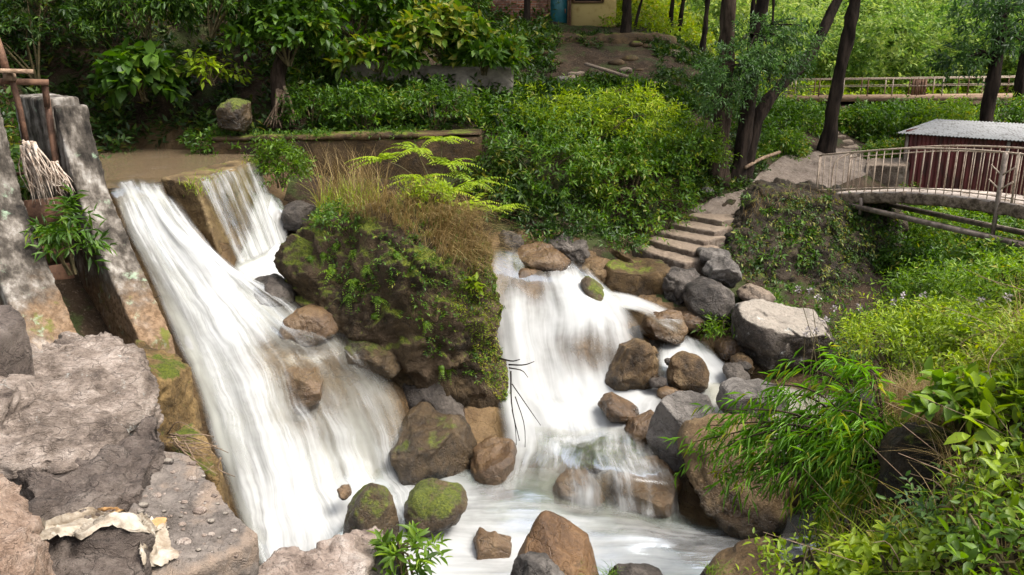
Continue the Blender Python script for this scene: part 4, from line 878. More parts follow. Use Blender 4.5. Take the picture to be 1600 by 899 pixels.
for side, E in (('near', NE + SIDE * .04), ('far', FE - SIDE * .04)):
    rl = build('handrail', *(lambda m_: (m_.arr(), m_.F))(MB().tube(E + [0, 0, RH], .015, 8)), M['rail'], br)
    build('lower_rail', *(lambda m_: (m_.arr(), m_.F))(MB().tube(E + [0, 0, RH - .09] if side == 'far' else E + [0, 0, .07], .011, 6)), M['rail'], br)
    k = 0; s_ = .12
    while s_ < LEN - .1 and k < 44:
        p = along(E, s_); m = MB(); m.tube([p + [0, 0, 0], p + [0, 0, RH]], .0072, 6); m.build('baluster', M['rail'], br); s_ += .155; k += 1
    for s_ in (.02, 3.95, LEN - .1) if side == 'near' else (.02, 3.6, LEN - .1):
        p = along(E, s_); m = MB(); m.tube([p + [0, 0, -.1], p + [0, 0, RH + .02]], .018, 8); m.build('rail_post', M['rail'], br)
# curled pipe end of the far railing
p = FE[0] - SIDE * .04
m = MB(); m.tube(smoothpath([p + [-.28, .05, -.05], p + [-.28, .05, .45], p + [-.2, .04, .62], p + [0, 0, RH]], 14), .018, 8); m.build('rail_end', M['rail'], br)
# truss: bottom chords, posts, struts
zb = 3.22
c0, c1 = NE[1] + SIDE * .02, NE[-1] + SIDE * .02
near_ch = [np.array([c0[0], c0[1], zb + .04]), np.array([c1[0], c1[1], zb - .05])]
m = MB(); m.bar(near_ch[0], near_ch[1], .07, .085); m.build('bottom_chord', M['beam'], br)
f0, f1 = FE[1] - SIDE * .04, FE[-1] - SIDE * .04
m = MB(); m.bar([f0[0], f0[1], zb], [f1[0], f1[1], zb - .05], .07, .08); m.build('bottom_chord', M['beam'], br)
for s_ in (1.2, 3.75):
    p = along(NE, s_); m = MB(); m.bar([p[0], p[1], zb - .1], [p[0], p[1], p[2] + (RH if s_ == 3.75 else -.1)], .05, .05); m.build('truss_post', M['beam'], br)
p = along(NE, 3.75) + SIDE * -.01; u = unit(NE[25] - NE[18])
for dz in (.28, .5):
    for sg in (-1, 1):
        m = MB(); m.tube([p + [0, 0, dz - .1], p + u * .2 * sg + [0, 0, dz + .04]], .013, 6); m.build('leaf_bar', M['rail'], br)

# ------------------------------------------------------------------ red sheet-metal hut
def hut():
    g = W(1412, 300, 18.2); e = W(1416, 207, 18.2); e2 = W(1608, 211, 16.6)
    u = unit((e2 - e) * [1, 1, 0]); bk = np.array([-u[1], u[0], 0]); L = 4.6; Dp = 2.2; z0 = 2.9; z1 = e[2]
    h = empty('shed', [*(e + u * L / 2 + bk * Dp / 2)[:2], z0], 'dark red corrugated metal shed with a flaking grey tin roof', 'shed')
    def corr(a, d, length, z0, z1, nrm, mat, nm, pitch=.085, amp=.014):
        n = int(length / pitch * 8); t = np.linspace(0, length, n); w = np.sin(t / pitch * 2 * math.pi) * amp
        P = a[None] + d[None] * t[:, None] + nrm[None] * w[:, None]; V = np.vstack([np.c_[P[:, :2], np.full(n, z0)], np.c_[P[:, :2], np.full(n, z1)]])
        Q = V - np.r_[nrm[:2] * .02, 0]; V = np.vstack([V, Q]); Fc = [(i, i + 1, n + i + 1, n + i) for i in range(n - 1)] + [(2 * n + i + 1, 2 * n + i, 3 * n + i, 3 * n + i + 1) for i in range(n - 1)]
        return build(nm, V, Fc, mat, h)
    b0 = np.array([e[0], e[1], 0])
    corr(b0, u, L, z0, z1 - .02, -bk, M['red'], 'wall'); corr(b0 + bk * Dp, u, L, z0, z1 + .1, bk, M['red'], 'wall'); corr(b0, bk, Dp, z0, z1 + .05, -u, M['red'], 'wall'); corr(b0 + u * L, bk, Dp, z0, z1 + .05, u, M['red'], 'wall')
    # roof, corrugations run down the slope
    n = int((L + .3) / .07 * 8); t = np.linspace(-.15, L + .15, n); w = np.sin(t / .07 * 2 * math.pi) * .009; V = []
    for s_, z in ((-.16, z1 - .02), (Dp + .14, z1 + .13)):
        for dz in (0, .012): V.append(np.c_[(b0[None] + u[None] * t[:, None] + bk[None] * s_)[:, :2], z + w + dz])
    V = np.vstack(V); Fc = [(n + i, n + i + 1, 3 * n + i + 1, 3 * n + i) for i in range(n - 1)] + [(i + 1, i, 2 * n + i, 2 * n + i + 1) for i in range(n - 1)] + [(i, i + 1, n + i + 1, n + i) for i in range(n - 1)]
    build('roof', V, Fc, M['zinc'], h)
    m = MB()
    for s_ in (.05, L - .05): q = b0 + u * s_ - bk * .03; m.bar([q[0], q[1], z0], [q[0], q[1], z1 - .05], .05, .05)
    m.build('corner_post', M['beam'], h)
    q = b0 + u * 2.0 - bk * .03; m = MB(); m.bar([q[0], q[1], z0], [q[0], q[1], z1 - .05], .06, .04); m.build('joint_post', M['concrete'], h)
hut()
m = MB(); m.hexa([W(1352, 285, 18.0) + [0, 0, -.2], W(1418, 290, 17.6) + [0, 0, -.2], W(1425, 280, 18.6) + [0, 0, -.2], W(1360, 276, 19) + [0, 0, -.2], W(1352, 256, 18.0), W(1418, 258, 17.6), W(1425, 248, 18.6), W(1360, 246, 19)])
V, Fs = eroded(m.arr(), m.F, .05, .05, 2.5, 10, low=.05); tag(build('stone_plinth', V, Fs, M['stair']), 'pale low stone plinth between the path and the red shed', 'plinth')

# ------------------------------------------------------------------ far footbridge
fb = empty('footbridge', (12, 27, 4.2), 'far level footbridge with pale pipe railings beyond the trees', 'footbridge')
b0, b1 = W(1205, 152, 27.5), W(1760, 147, 25.5)
m = MB(); dr = unit((b1 - b0) * [1, 1, 0]); sd = np.array([-dr[1], dr[0], 0]) * 1.1; lo = np.array([0, 0, -.16])
m.hexa([b0 + lo, b1 + lo, b1 + sd + lo, b0 + sd + lo, b0, b1, b1 + sd, b0 + sd]); m.build('deck', M['plank'], fb)
for k, o_ in enumerate((sd * .05, sd * .95)):
    for hgt in (.52, .3):
        m = MB(); m.tube([b0 + o_ + [0, 0, hgt], b1 + o_ + [0, 0, hgt]], .017 if hgt > .4 else .01, 6); m.build('handrail', M['rail'], fb)
    n = 14
    for i in range(n + 1):
        p = b0 + (b1 - b0) * i / n + o_; m = MB(); m.tube([p + [0, 0, -.05], p + [0, 0, .54]], .02, 6); m.build('rail_post', M['rail' if i % 2 else 'rust'], fb)
p = W(1432, 150, 26.6) + sd * .5
m = MB()
for k in range(5): m.box(p + dr * k * .09 + [0, 0, .25], .07, .05, .5)
m.build('panel', M['rust'], fb)
for dx in (1.2, 5.2, 9.2):
    q = b0 + dr * dx + sd * .5; m = MB(); m.box([q[0], q[1], q[2] - .9], .35, 1.0, 1.5); m.build('pier', M['stone'], fb)

# ------------------------------------------------------------------ house
def house():
    y0, zb = 22.9, 6.05
    X = lambda px: W(px, 30, y0)[0]
    xa, xb, xc, xd, xe = X(742), X(858), X(888), X(962), X(668)
    h = empty('house', ((xa + xd) / 2, y0 + 1.5, zb), 'small house with red brick and yellow plaster walls and a teal door', 'house')
    H = zb + 2.6; T = .2
    def bx(nm, x0, x1, ya, yb, z0, z1, mat, par=h): m = MB(); m.hexa([[x0, ya, z0], [x1, ya, z0], [x1, yb, z0], [x0, yb, z0], [x0, ya, z1], [x1, ya, z1], [x1, yb, z1], [x0, yb, z1]]); return m.build(nm, mat, par)
    bx('brick_wall', xa, xb, y0, y0 + T, zb, H, M['brick'])
    bx('brick_wall', xa, xa + T, y0 + T, y0 + 3.2, zb, H, M['brick'])
    bx('plaster_wall', xc, xd, y0 - .04, y0 + T, zb, H, M['yellowwall']); bx('plaster_wall', xd - T, xd, y0 + T, y0 + 3.2, zb, H, M['yellowwall'])
    bx('plaster_wall', xb, xc, y0 + .01, y0 + T, zb + 1.75, H, M['yellowwall']); bx('brick_wall', xa + T, xd - T, y0 + 3., y0 + 3.2, zb, H, M['brick'])
    d = bx('door', xb, xc, y0 + .06, y0 + .11, zb + .16, zb + 1.75, M['teal']); bx('door_frame', xb - .04, xb + .03, y0 - .03, y0 + .12, zb + .1, zb + 1.8, M['brownwood'], h); bx('door_frame', xc - .03, xc + .03, y0 - .06, y0 + .12, zb + .1, zb + 1.8, M['brownwood'], h)
    m = MB(); m.box([xc - .08, y0 + .04, zb + .9], .03, .04, .12); m.build('handle', M['rust'], d)
    bx('doorstep', xb - .05, xc + .03, y0 - .3, y0 + .1, zb - .1, zb + .16, M['stone'])
    bx('plinth', xc - .02, xd + .03, y0 - .09, y0 - .03, zb - .1, zb + .12, M['stone'])
    # window with a brown frame, its sill low in the wall
    zs = W(900, 5, y0)[2]; x0, x1 = X(894), X(941)
    w = bx('window', x0 + .05, x1 - .05, y0 - .055, y0 - .03, zs + .05, zs + .85, M['glass'])
    m = MB(); m.box([(x0 + x1) / 2, y0 - .06, zs + .02], x1 - x0, .06, .05); m.box([(x0 + x1) / 2, y0 - .06, zs + .9], x1 - x0, .06, .05)
    for x in (x0, x1): m.box([x, y0 - .065, zs + .46], .05, .06, .9)
    m.build('frame', M['brownwood'], w)
    bx('roof', xa - .25, xd + .25, y0 - .45, y0 + 3.5, H, H + .16, M['concrete'])
    p = MB(); p.tube([[xc + .04, y0 - .08, zb], [xc + .04, y0 - .08, H]], .025, 6); p.build('drain_pipe', M['rust'], h)
    # lean-to brick pillar left of the house
    bx('brick_pillar', X(746), X(752), y0 - .35, y0 - .02, zb - .05, H, M['brick'])
house()

# ------------------------------------------------------------------ foliage generators
T2 = (np.array([(0, 0, 0), (-.5, .42, .07), (0, 1, -.1), (.5, .42, .07)]), np.array([(0, 3, 2), (0, 2, 1)]))
def _t8():
    rows = [(.0, 0), (.2, .36), (.45, .5), (.75, .3), (1., 0)]; V = [(0, 0, 0)]
    for y, w in rows[1:-1]: V += [(-w, y, .1 * w * 2 - .12 * y * y), (0, y, -.12 * y * y), (w, y, .1 * w * 2 - .12 * y * y)]
    V.append((0, 1, -.16)); F_ = [(0, 2, 1), (0, 3, 2)]
    for k in (0, 1):
        a = 1 + 3 * k; F_ += [(a, a + 1, a + 4), (a, a + 4, a + 3), (a + 1, a + 2, a + 5), (a + 1, a + 5, a + 4)]
    F_ += [(7, 8, 10), (8, 9, 10)]
    return np.array(V, float), np.array(F_)
T8 = _t8()
def leaves(P, D, N, L, Wd, tpl):
    D = unit(D); Sd = unit(np.cross(D, N)); N = np.cross(Sd, D); T, Fc = tpl; k = len(T)
    V = P[:, None] + D[:, None] * (T[None, :, 1, None] * L[:, None, None]) + Sd[:, None] * (T[None, :, 0, None] * Wd[:, None, None]) + N[:, None] * (T[None, :, 2, None] * L[:, None, None])
    return V.reshape(-1, 3), (Fc[None] + (np.arange(len(P)) * k)[:, None, None]).reshape(-1, 3), k
class Fol:
    def __init__(s): s.V = []; s.F = []; s.t = []; s.n = 0
    def add(s, V, Fc, t): s.V.append(V); s.F.append(Fc + s.n); s.t.append(t); s.n += len(V); return s
    def build(s, name, mat, parent=None, origin=None): return build(name, np.concatenate(s.V), [np.concatenate(s.F)], M[mat] if isinstance(mat, str) else mat, parent, origin, smooth=False, attrs={'tint': np.concatenate(s.t)})
    def shoots(s, B, D, L, n, ll, lw, r, spread=.9, droop=.25, tpl=T2, up=1., t0=None, tv=.22, fall=.15, tip=.0):
        B = np.asarray(B, float); D = unit(np.asarray(D, float)); k = len(B); L = np.broadcast_to(L, (k,))
        t = (np.arange(n) + .6) / n; P = B[:, None] + D[:, None] * (L[:, None] * t)[..., None]; P[..., 2] -= droop * L[:, None] * t[None] ** 2
        e1 = unit(np.cross(D, unit(r.normal(size=(k, 3))))); e2 = np.cross(D, e1)
        an = np.arange(n)[None] * 2.4 + r.uniform(0, 6.28, (k, 1)) + r.normal(0, .3, (k, n))
        rad = np.cos(an)[..., None] * e1[:, None] + np.sin(an)[..., None] * e2[:, None]
        LD = unit(rad * spread + D[:, None] * (.35 + .5 * t[None, :, None]) + np.array([0, 0, -fall]) + r.normal(0, .12, (k, n, 3)))
        N = unit(np.array([0, 0, up]) + r.normal(0, .38, (k, n, 3)) + rad * .15)
        sz = r.uniform(.65, 1.15, (k, n)) * (1 - .35 * np.abs(t[None] - .55)); 
        if t0 is None: t0 = r.uniform(.2, .75, k)
        tt = np.clip(np.asarray(t0)[:, None] + r.normal(0, tv, (k, n)) + tip * (t[None] - .5), 0, 1)
        q = lambda a: a.reshape(-1, *a.shape[2:])
        V, Fc, m = leaves(q(P), q(LD), q(N), q(sz) * ll, q(sz) * lw, tpl); return s.add(V, Fc, np.repeat(q(tt), m))
    def bush(s, c, R, ns, L, n, ll, lw, r, lo=-.3, up=.45, shell=.5, t0=.5, lump=.3, ck=.72, **k):
        d = unit(r.normal(size=(ns * 2, 3))); d = d[d[:, 2] > lo][:ns]; m = len(d); R = np.array(R, float)
        lu = 1 + lump * 1.6 * fbm(d * 1.8 + r.uniform(0, 90), 3, 3)
        B = np.array(c) + [0, 0, R[2] * ck] + d * R * (lu * r.uniform(shell ** 2, 1, m) ** .5)[:, None]
        D = unit(d * [1, 1, .7] + [0, 0, up] + r.normal(0, .35, (m, 3)))
        tb = np.clip(t0 + .5 * fbm(B * 1.2 + 9, 3, 5) + r.normal(0, .1, m), 0, 1)
        s.shoots(B, D, L * r.uniform(.6, 1.2, m), n, ll, lw, r, t0=tb, **k); return B
    def fronds(s, B, D, L, n, ll, lw, r, droop=.45, t0=.5, tv=.12):
        D = unit(np.asarray(D, float)); k = len(B); L = np.broadcast_to(L, (k,)); t = (np.arange(n) + 1.) / n
        P = B[:, None] + D[:, None] * (L[:, None] * t)[..., None]; P[..., 2] -= droop * L[:, None] * t[None] ** 2
        T = unit(D[:, None] + np.array([0, 0, -1.]) * (2 * droop * t)[None, :, None]); sd = unit(np.cross(T, np.array([0, 0, 1.])))
        for sg in (-1, 1):
            LD = unit(sd * sg + T * .45 + np.array([0, 0, -.2]) + r.normal(0, .1, (k, n, 3))); N = unit(np.cross(sd, T) + np.array([0, 0, .5]) + r.normal(0, .15, (k, n, 3)))
            N = N * np.sign(N[..., 2:3]); sz = (1.15 - t[None] * .75 ** 1) * r.uniform(.85, 1.1, (k, n)); q = lambda a: a.reshape(-1, *a.shape[2:])
            tt = np.clip(np.broadcast_to(np.asarray(t0), (k,))[:, None] + r.normal(0, tv, (k, n)), 0, 1)
            V, Fc, m = leaves(q(P), q(LD), q(N), q(sz) * ll, q(sz) * lw, T2); s.add(V, Fc, np.repeat(q(tt), m))
        return s
    def blades(s, B, H, lean, w, r, t0=.5, tv=.25, dirs=None, seg=4):
        k = len(B); d = unit(r.normal(size=(k, 3)) * [1, 1, 0]) if dirs is None else unit(dirs + r.normal(0, .5, (k, 3)) * [1, 1, 0]); H = np.broadcast_to(H, (k,)); sd = np.stack([-d[:, 1], d[:, 0], d[:, 2] * 0], 1); V = []
        ln = lean * r.uniform(.4, 1.4, k)
        for i in range(seg + 1):
            t = i / seg; p = B + d * (ln * H * t * t)[:, None]; p = p + np.array([0, 0, 1.]) * (H * (t - .45 * ln * t ** 2.5))[:, None]; ww = w * (1 - t * .9)
            V += [p - sd * ww, p + sd * ww]
        V = np.stack(V, 1).reshape(-1, 3); m = 2 * (seg + 1); Fc = []
        for i in range(seg): Fc += [(2 * i, 2 * i + 1, 2 * i + 3), (2 * i, 2 * i + 3, 2 * i + 2)]
        Fc = (np.array(Fc)[None] + (np.arange(k) * m)[:, None, None]).reshape(-1, 3); tt = np.clip(t0 + r.normal(0, tv, k), 0, 1); return s.add(V, Fc, np.repeat(tt, m))

def on(px, py, Y): p = W(px, py, Y); p[2] = gz(p[0], p[1])[0]; return p
def stems(c, Bs, r0, mat, parent, name='stem', n=5, bend=.15):
    m = MB()
    for b in Bs:
        c_ = np.array(c) + rng.normal(0, .03, 3) * [1, 1, 0]; mid = (c_ + b) / 2 + rng.normal(0, bend, 3) * .5 + [0, 0, bend]
        m.tube(smoothpath([c_ - [0, 0, .1], mid, b], n), np.linspace(r0, r0 * .3, n), 5, False)
    return m.build(name, M[mat], parent, smooth=True)
def shrub(label, c, R, mat, ns, ll, lw, seed, L=.3, n=9, group=None, name='shrub', cat='shrub', nst=8, sm='stem', **k):
    r = np.random.default_rng(seed); c = np.array(c, float); e = empty(name, c, label, cat, group); f = Fol()
    B = f.bush(c, R, ns, L, n, ll, lw, r, **k); f.build('foliage', mat, e)
    if nst: stems(c, B[r.choice(len(B), nst, replace=False)], .012 + R[2] * .012, sm, e)
    return e

# ------------------------------------------------------------------ trees
def tree(label, pts, rad, mat='bark', seed=0, limbs=(), crown=None, cmat='leaf_blue', group=None, name='tree', flare=1.7, cl=(.3, 10, .14, .05), lump=.35, lum=.4):
    """pts: trunk path (design units); crown: list of (centre, radii, shoots)"""
    r = np.random.default_rng(seed); P = smoothpath(pts, 34); base = P[0].copy(); t = np.linspace(0, 1, 34)
    R = rad * (1 - .5 * t) * (1 + .05 * r.normal(size=34)); R = R * (1 + (flare - 1) * np.exp(-t * 26))
    P = P + np.cumsum(r.normal(0, rad * .035, P.shape), 0) * [1, 1, 0]
    rad = rad * .86; R = R * .86; e = empty(name, base, label, 'tree', group); m = MB(); m.tube(P, R, 26)
    V = m.arr(); c_ = fbm(V * [11, 11, 1.8], 4, seed); d = unit((V - P[np.minimum(np.arange(len(V)) // 26, 33)])); V = V + d * (c_ * rad * .5)[:, None]
    build('trunk', V, m.F, M[mat], e)
    for lp, lr in limbs:
        m = MB(); Q = smoothpath(lp, 14); m.tube(Q, np.linspace(lr, lr * .35, 14), 8); build('limb', m.arr(), m.F, M[mat], e)
    if crown:
        f = Fol()
        for c, R3, ns in crown:
            B = f.bush(np.array(c, float) - [0, 0, R3[2] * .72], R3, ns, cl[0], cl[1], cl[2], cl[3], r, lo=-.9, up=.1, shell=.3, t0=lum, lump=lump, droop=.35, fall=.3)
            k = P[np.argmin(np.linalg.norm(P - np.array(c), axis=1))]
            for b in B[::max(1, len(B) // 7)]: tw = MB(); tw.tube(smoothpath([k, (k + b) / 2 + [0, 0, .15], b], 6), np.linspace(.035, .01, 6), 5, False); build('branch', tw.arr(), tw.F, M[mat], e)
        f.build('crown', cmat, e)
    return e
def up(px, py, Y): return W(px, py, Y)
def trunkpts(b, t, h=4.5, dy=0., bow=0.):
    """from ground pixel b=(px,py,Y) through pixel t at the same distance, then on up"""
    b = (b[0], b[1], WG(b[0], b[1])[1] if b[2] < 19 else b[2]); p0 = W(*b); p0[2] = min(p0[2], gz(p0[0], p0[1])[0]) - .1; p1 = W(t[0], t[1], b[2] + dy); d = p1 - p0; q = p1 + d / max(d[2], .4) * h; mid = (p0 + p1) / 2 + [bow, 0, 0]
    return [p0, mid, p1, p1 + (q - p1) * .5 + [0, 0, 0], q]
G1 = 'tall dark trees on the right bank'; G2 = 'slim trees behind the house bank'
def crown_over(pts, n=3, R=1.3, ns=110, seed=0, spread=1.3):
    r = np.random.default_rng(seed + 50); top = np.array(pts[-1]); out = []
    for k in range(n): out.append((top + r.normal(0, spread, 3) * [1, 1, .5] + [0, 0, -.4], (R * r.uniform(.8, 1.2), R * r.uniform(.8, 1.2), R * .7), ns))
    return out
tp = trunkpts((1122, 283, 15.7), (1141, 0), 4.2)
tree('straight rough barked tree nearest the big shrub on the right bank', tp, .19, 'bark2', 1, crown=crown_over(tp, 3, 1.3, 100, 1), group=G1, cl=(.4, 9, .26, .09))
tp = trunkpts((1152, 283, 15.5), (1190, 20), 4.2)
tree('dark tree with low feathery sprays, close behind the rough barked one', tp, .17, 'bark', 2, group=G1, crown=crown_over(tp, 2, 1.2, 90, 2) + [(W(1150, 105, 15.2), (.62, .55, .4), 150), (W(1215, 105, 15.4), (.5, .45, .33), 110), (W(1130, 150, 15.0), (.4, .4, .25), 70), (W(1235, 60, 15.8), (.5, .5, .3), 80), (W(1190, 60, 15.6), (.5, .5, .4), 80)], cl=(.26, 12, .11, .032))
dY = WG(1160, 282)[1] - 15.4; p = [WG(1160, 282) - [0, 0, .12], W(1180, 195, 15.4 + dY), W(1212, 142, 15.5 + dY), W(1258, 95, 15.7 + dY), W(1300, 15, 15.9 + dY), W(1340, -90, 16.2 + dY), W(1370, -220, 16.4 + dY)]
tree('dark tree leaning far to the right in a long curve', p, .15, 'bark', 3, crown=crown_over(p, 3, 1.1, 90, 3), group=G1, cl=(.4, 9, .24, .09))
tp = trunkpts((1290, 240, 18.6), (1334, 0), 4.5)
tree('slanting dark tree standing beside the narrow upper steps', tp, .17, 'bark', 4, crown=crown_over(tp, 3, 1.4, 90, 4), group=G1, cl=(.4, 9, .26, .09))
tp = trunkpts((1540, 215, 20.), (1566, 0), 4.)
tree('dark trunk rising behind the tin roof of the red shed', tp, .2, 'bark', 5, crown=crown_over(tp, 2, 1.4, 80, 5) + [(W(1530, 20, 19.7), (.6, .6, .4), 70), (W(1500, 90, 19.8), (.45, .4, .25), 50), (W(1590, 60, 19.8), (.5, .5, .4), 50)], group=G1, cl=(.36, 10, .18, .06), lum=.25)
tp = trunkpts((1585, 215, 18.5), (1622, 0), 4.)
tree('thick dark trunk at the right edge behind the red shed', tp, .23, 'bark', 6, crown=crown_over(tp, 2, 1.5, 80, 6) + [(W(1600, 20, 18.4), (.5, .6, .5), 60)], group=G1, cl=(.36, 10, .18, .06), lum=.25)
for i, (b, t, rd, lab) in enumerate([((825, 64, 22.3), (826, 0), .12, 'straight dark trunk in front of the brick wall of the house'), ((977, 56, 21.8), (980, 0), .15, 'thick dark trunk just right of the yellow wall of the house'),
        ((988, 50, 23), (1003, 0), .055, 'thin grey leaning trunk beside the thick one at the house'), ((1046, 58, 23.5), (1052, 0), .09, 'left one of the two slim trunks on the bright slope'), ((1060, 54, 24), (1068, 0), .075, 'right one of the two slim trunks on the bright slope'),
        ((1096, 80, 22), (1105, 0), .09, 'slim dark trunk at the end of the bank wall'), ((1170, 90, 20), (1178, 0), .08, 'slim dark trunk behind the low feathery sprays'), ((1207, 75, 23), (1209, 0), .06, 'thin dark trunk in the gap between the curving tree and the low sprays')]):
    tp = trunkpts(b, t, 3.6); tree(lab, tp, rd, 'bark', 20 + i, crown=crown_over(tp, 2, 1.25, 80, 20 + i, .9), cmat='leaf_mid', group=G2, cl=(.45, 8, .3, .12))
# gnarled tree on the back bank with bare roots
p = [W(440, 195, 15.9) - [0, 0, .1], W(436, 120, 16.1), W(452, 60, 16.3), W(432, 20, 16.5), W(405, -40, 16.7), W(380, -140, 16.9)]
t_ = tree('gnarled tree with a spread of bare roots above the low wall', p, .17, 'bark2', 31, limbs=[([W(448, 60, 16.3), W(470, 20, 16.1), W(478, -40, 16)], .09), ([W(438, 40, 16.4), W(410, 0, 16.2), W(370, -30, 16.)], .07)], crown=[(W(380, -40, 16.6), (1.6, 1.2, .7), 150), (W(470, -60, 16.5), (1.4, 1.2, .7), 130)], cmat='leaf_dark', cl=(.4, 9, .24, .1))
m = MB(); r = np.random.default_rng(4)
for k in range(16):
    a = W(440 + r.uniform(-8, 8), 140 + r.uniform(-6, 8), 15.85); b = W(440 + r.uniform(-28, 28), 197 + r.uniform(-4, 4), 15.5 + r.uniform(0, .3)); m.tube(smoothpath([a, (a + b) / 2 + r.normal(0, .05, 3), b], 7), np.linspace(.03, .014, 7), 5)
build('root', m.arr(), m.F, M['dryroot'], t_)

# ------------------------------------------------------------------ shrubs and climbers of the back bank
GB = 'shrubs of the shaded back bank'
def sh(px, py, Y, R, label, mat, ns, ll, lw, seed, dz=0., group=GB, **k):
    c = on(px, py, Y); c[2] = W(px, py, Y)[2] if dz is None else c[2] + dz; return shrub(label, c, R, mat, ns, ll, lw, seed, group=group, **k)
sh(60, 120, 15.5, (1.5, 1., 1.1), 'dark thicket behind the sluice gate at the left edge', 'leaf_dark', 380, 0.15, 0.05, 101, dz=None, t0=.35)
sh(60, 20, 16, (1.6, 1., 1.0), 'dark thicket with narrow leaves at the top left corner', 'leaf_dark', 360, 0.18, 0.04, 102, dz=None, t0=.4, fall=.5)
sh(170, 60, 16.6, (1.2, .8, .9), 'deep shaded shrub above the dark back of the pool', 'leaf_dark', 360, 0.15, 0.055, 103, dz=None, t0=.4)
sh(230, 55, 15.9, (.85, .6, .75), 'bright overhanging climber with narrow hanging leaves above the pool', 'leaf_mid', 300, 0.17, 0.042, 104, dz=None, t0=.55, fall=.7, up=-.3)
sh(225, 150, 15.4, (.5, .35, .45), 'broad leaved climber hanging low over the back of the pool', 'leaf_mid', 75, .3, .21, 105, dz=None, t0=.45, fall=.6, up=-.2, tpl=T8, n=6, L=.4)
sh(330, 50, 15.8, (1.0, .7, .95), 'leafy green curtain between the climber and the gnarled tree', 'leaf_mid', 430, 0.14, 0.045, 106, dz=None, t0=.35, fall=.6, up=-.2)
sh(330, 125, 15.5, (.4, .3, .2), 'yellow green sprig lit up above the dark pool corner', 'leaf_yellow', 36, .2, .1, 107, dz=None, t0=.5, fall=.4, n=5)
sh(335, 190, 15.2, (.45, .3, .35), 'dark bushy weed left of the squarish stone on the wall', 'leaf_mid', 90, .12, .05, 108, t0=.4)
sh(450, 95, 15.9, (.85, .6, .6), 'big leaved shrub shading the gnarled roots', 'leaf_mid', 270, 0.19, 0.1, 109, dz=None, t0=.5, tpl=T8, n=7, fall=.35)
sh(560, 60, 18, (1.2, .7, .7), 'tall shrub with layered broad leaves left of the terrace wall', 'leaf_mid', 260, 0.24, 0.12, 110, dz=None, t0=.5, tpl=T8, n=6)
sh(590, 105, 17.2, (.8, .5, .28), 'low spreading plant with layered pale leaves in front of the terrace wall', 'leaf_mid', 110, 0.26, 0.12, 111, dz=None, t0=.6, tpl=T8, n=6, up=.1)
sh(690, 85, 17.4, (.85, .6, .5), 'rounded shrub with large pale green leaves in front of the terrace wall', 'leaf_mid', 190, 0.25, 0.13, 112, dz=None, t0=.68, tpl=T8, n=6)
sh(640, 15, 20, (1.5, .8, .7), 'sunlit yellow green shrub left of the brick house', 'leaf_bright', 480, 0.16, 0.07, 113, dz=None, t0=.5)
sh(540, 5, 20.5, (1.5, .8, .8), 'sunlit pale shrub at the top edge above the tall layered shrub', 'leaf_bright', 460, 0.16, 0.07, 114, dz=None, t0=.45)
sh(705, 30, 21, (1.0, .6, .6), 'green shrub touching the brick wall of the house', 'leaf_mid', 260, 0.15, 0.06, 115, dz=None, t0=.6)
sh(755, 110, 17.5, (.8, .5, .35), 'spreading green shrub at the right end of the terrace wall', 'leaf_mid', 120, .26, .12, 116, dz=None, t0=.55)
sh(490, 200, 15.8, (.6, .35, .4), 'weedy green shrub right of the bare roots on the low wall', 'leaf_mid', 140, .12, .04, 117, t0=.5)
sh(570, 195, 15.8, (.55, .35, .42), 'fresh green weeds on the low wall below the layered leaves', 'leaf_mid', 130, .14, .05, 118, t0=.6)
sh(680, 195, 15.8, (.7, .4, .45), 'straggly weeds with thin stems near the right end of the low wall', 'leaf_mid', 150, .12, .045, 119, t0=.55, nst=16)
sh(440, 285, 13.9, (.4, .3, .4), 'compact bright green bush at the far end of the weir', 'leaf_bright', 190, .1, .04, 120, dz=None, t0=.3, group=None, ck=.5)
# plant in the recess between the piers
sh(112, 415, 9.35, (.22, .18, .36), 'dark green leafy plant growing between the two concrete piers', 'leaf_mid', 46, .2, .045, 121, dz=None, t0=.55, group=None, fall=.45, n=8)
# big shrubs beside the stairs
GS = 'big shrubs between the right fall and the steps'
sh(850, 325, 15.1, (1.25, .95, 1.35), 'largest green shrub with a sunlit feathery top above the right fall', 'leaf_mid', 760, .13, .045, 131, dz=None, t0=.5, group=GS, L=.34, nst=16, ck=.35, lo=-.75, lump=.75)
sh(985, 330, 15.4, (1.05, .85, 1.2), 'big green shrub nearest the worn stone steps', 'leaf_mid', 640, .12, .05, 132, dz=None, t0=.5, group=GS, nst=14, ck=.35, lo=-.75, lump=.75)
sh(930, 215, 16.2, (1.5, .8, .7), 'pale sunlit shrub crowning the top of the other big shrubs', 'leaf_yellow', 560, .13, .035, 133, dz=None, t0=0.5, group=GS, ck=.3, lump=.6)  # yellower leaf colour paints sunlight onto the crown of the thicket
sh(790, 330, 14.6, (.55, .5, .75), 'dark drooping shrub behind the huge boulder beside the right fall', 'leaf_dark', 260, .17, .05, 134, dz=None, t0=.6, group=GS, fall=.5, lo=-.7, ck=.4)
sh(1075, 265, 16.3, (.7, .6, .6), 'low green shrub spilling toward the path', 'leaf_bright', 240, .11, .045, 135, t0=.35, group=GS)
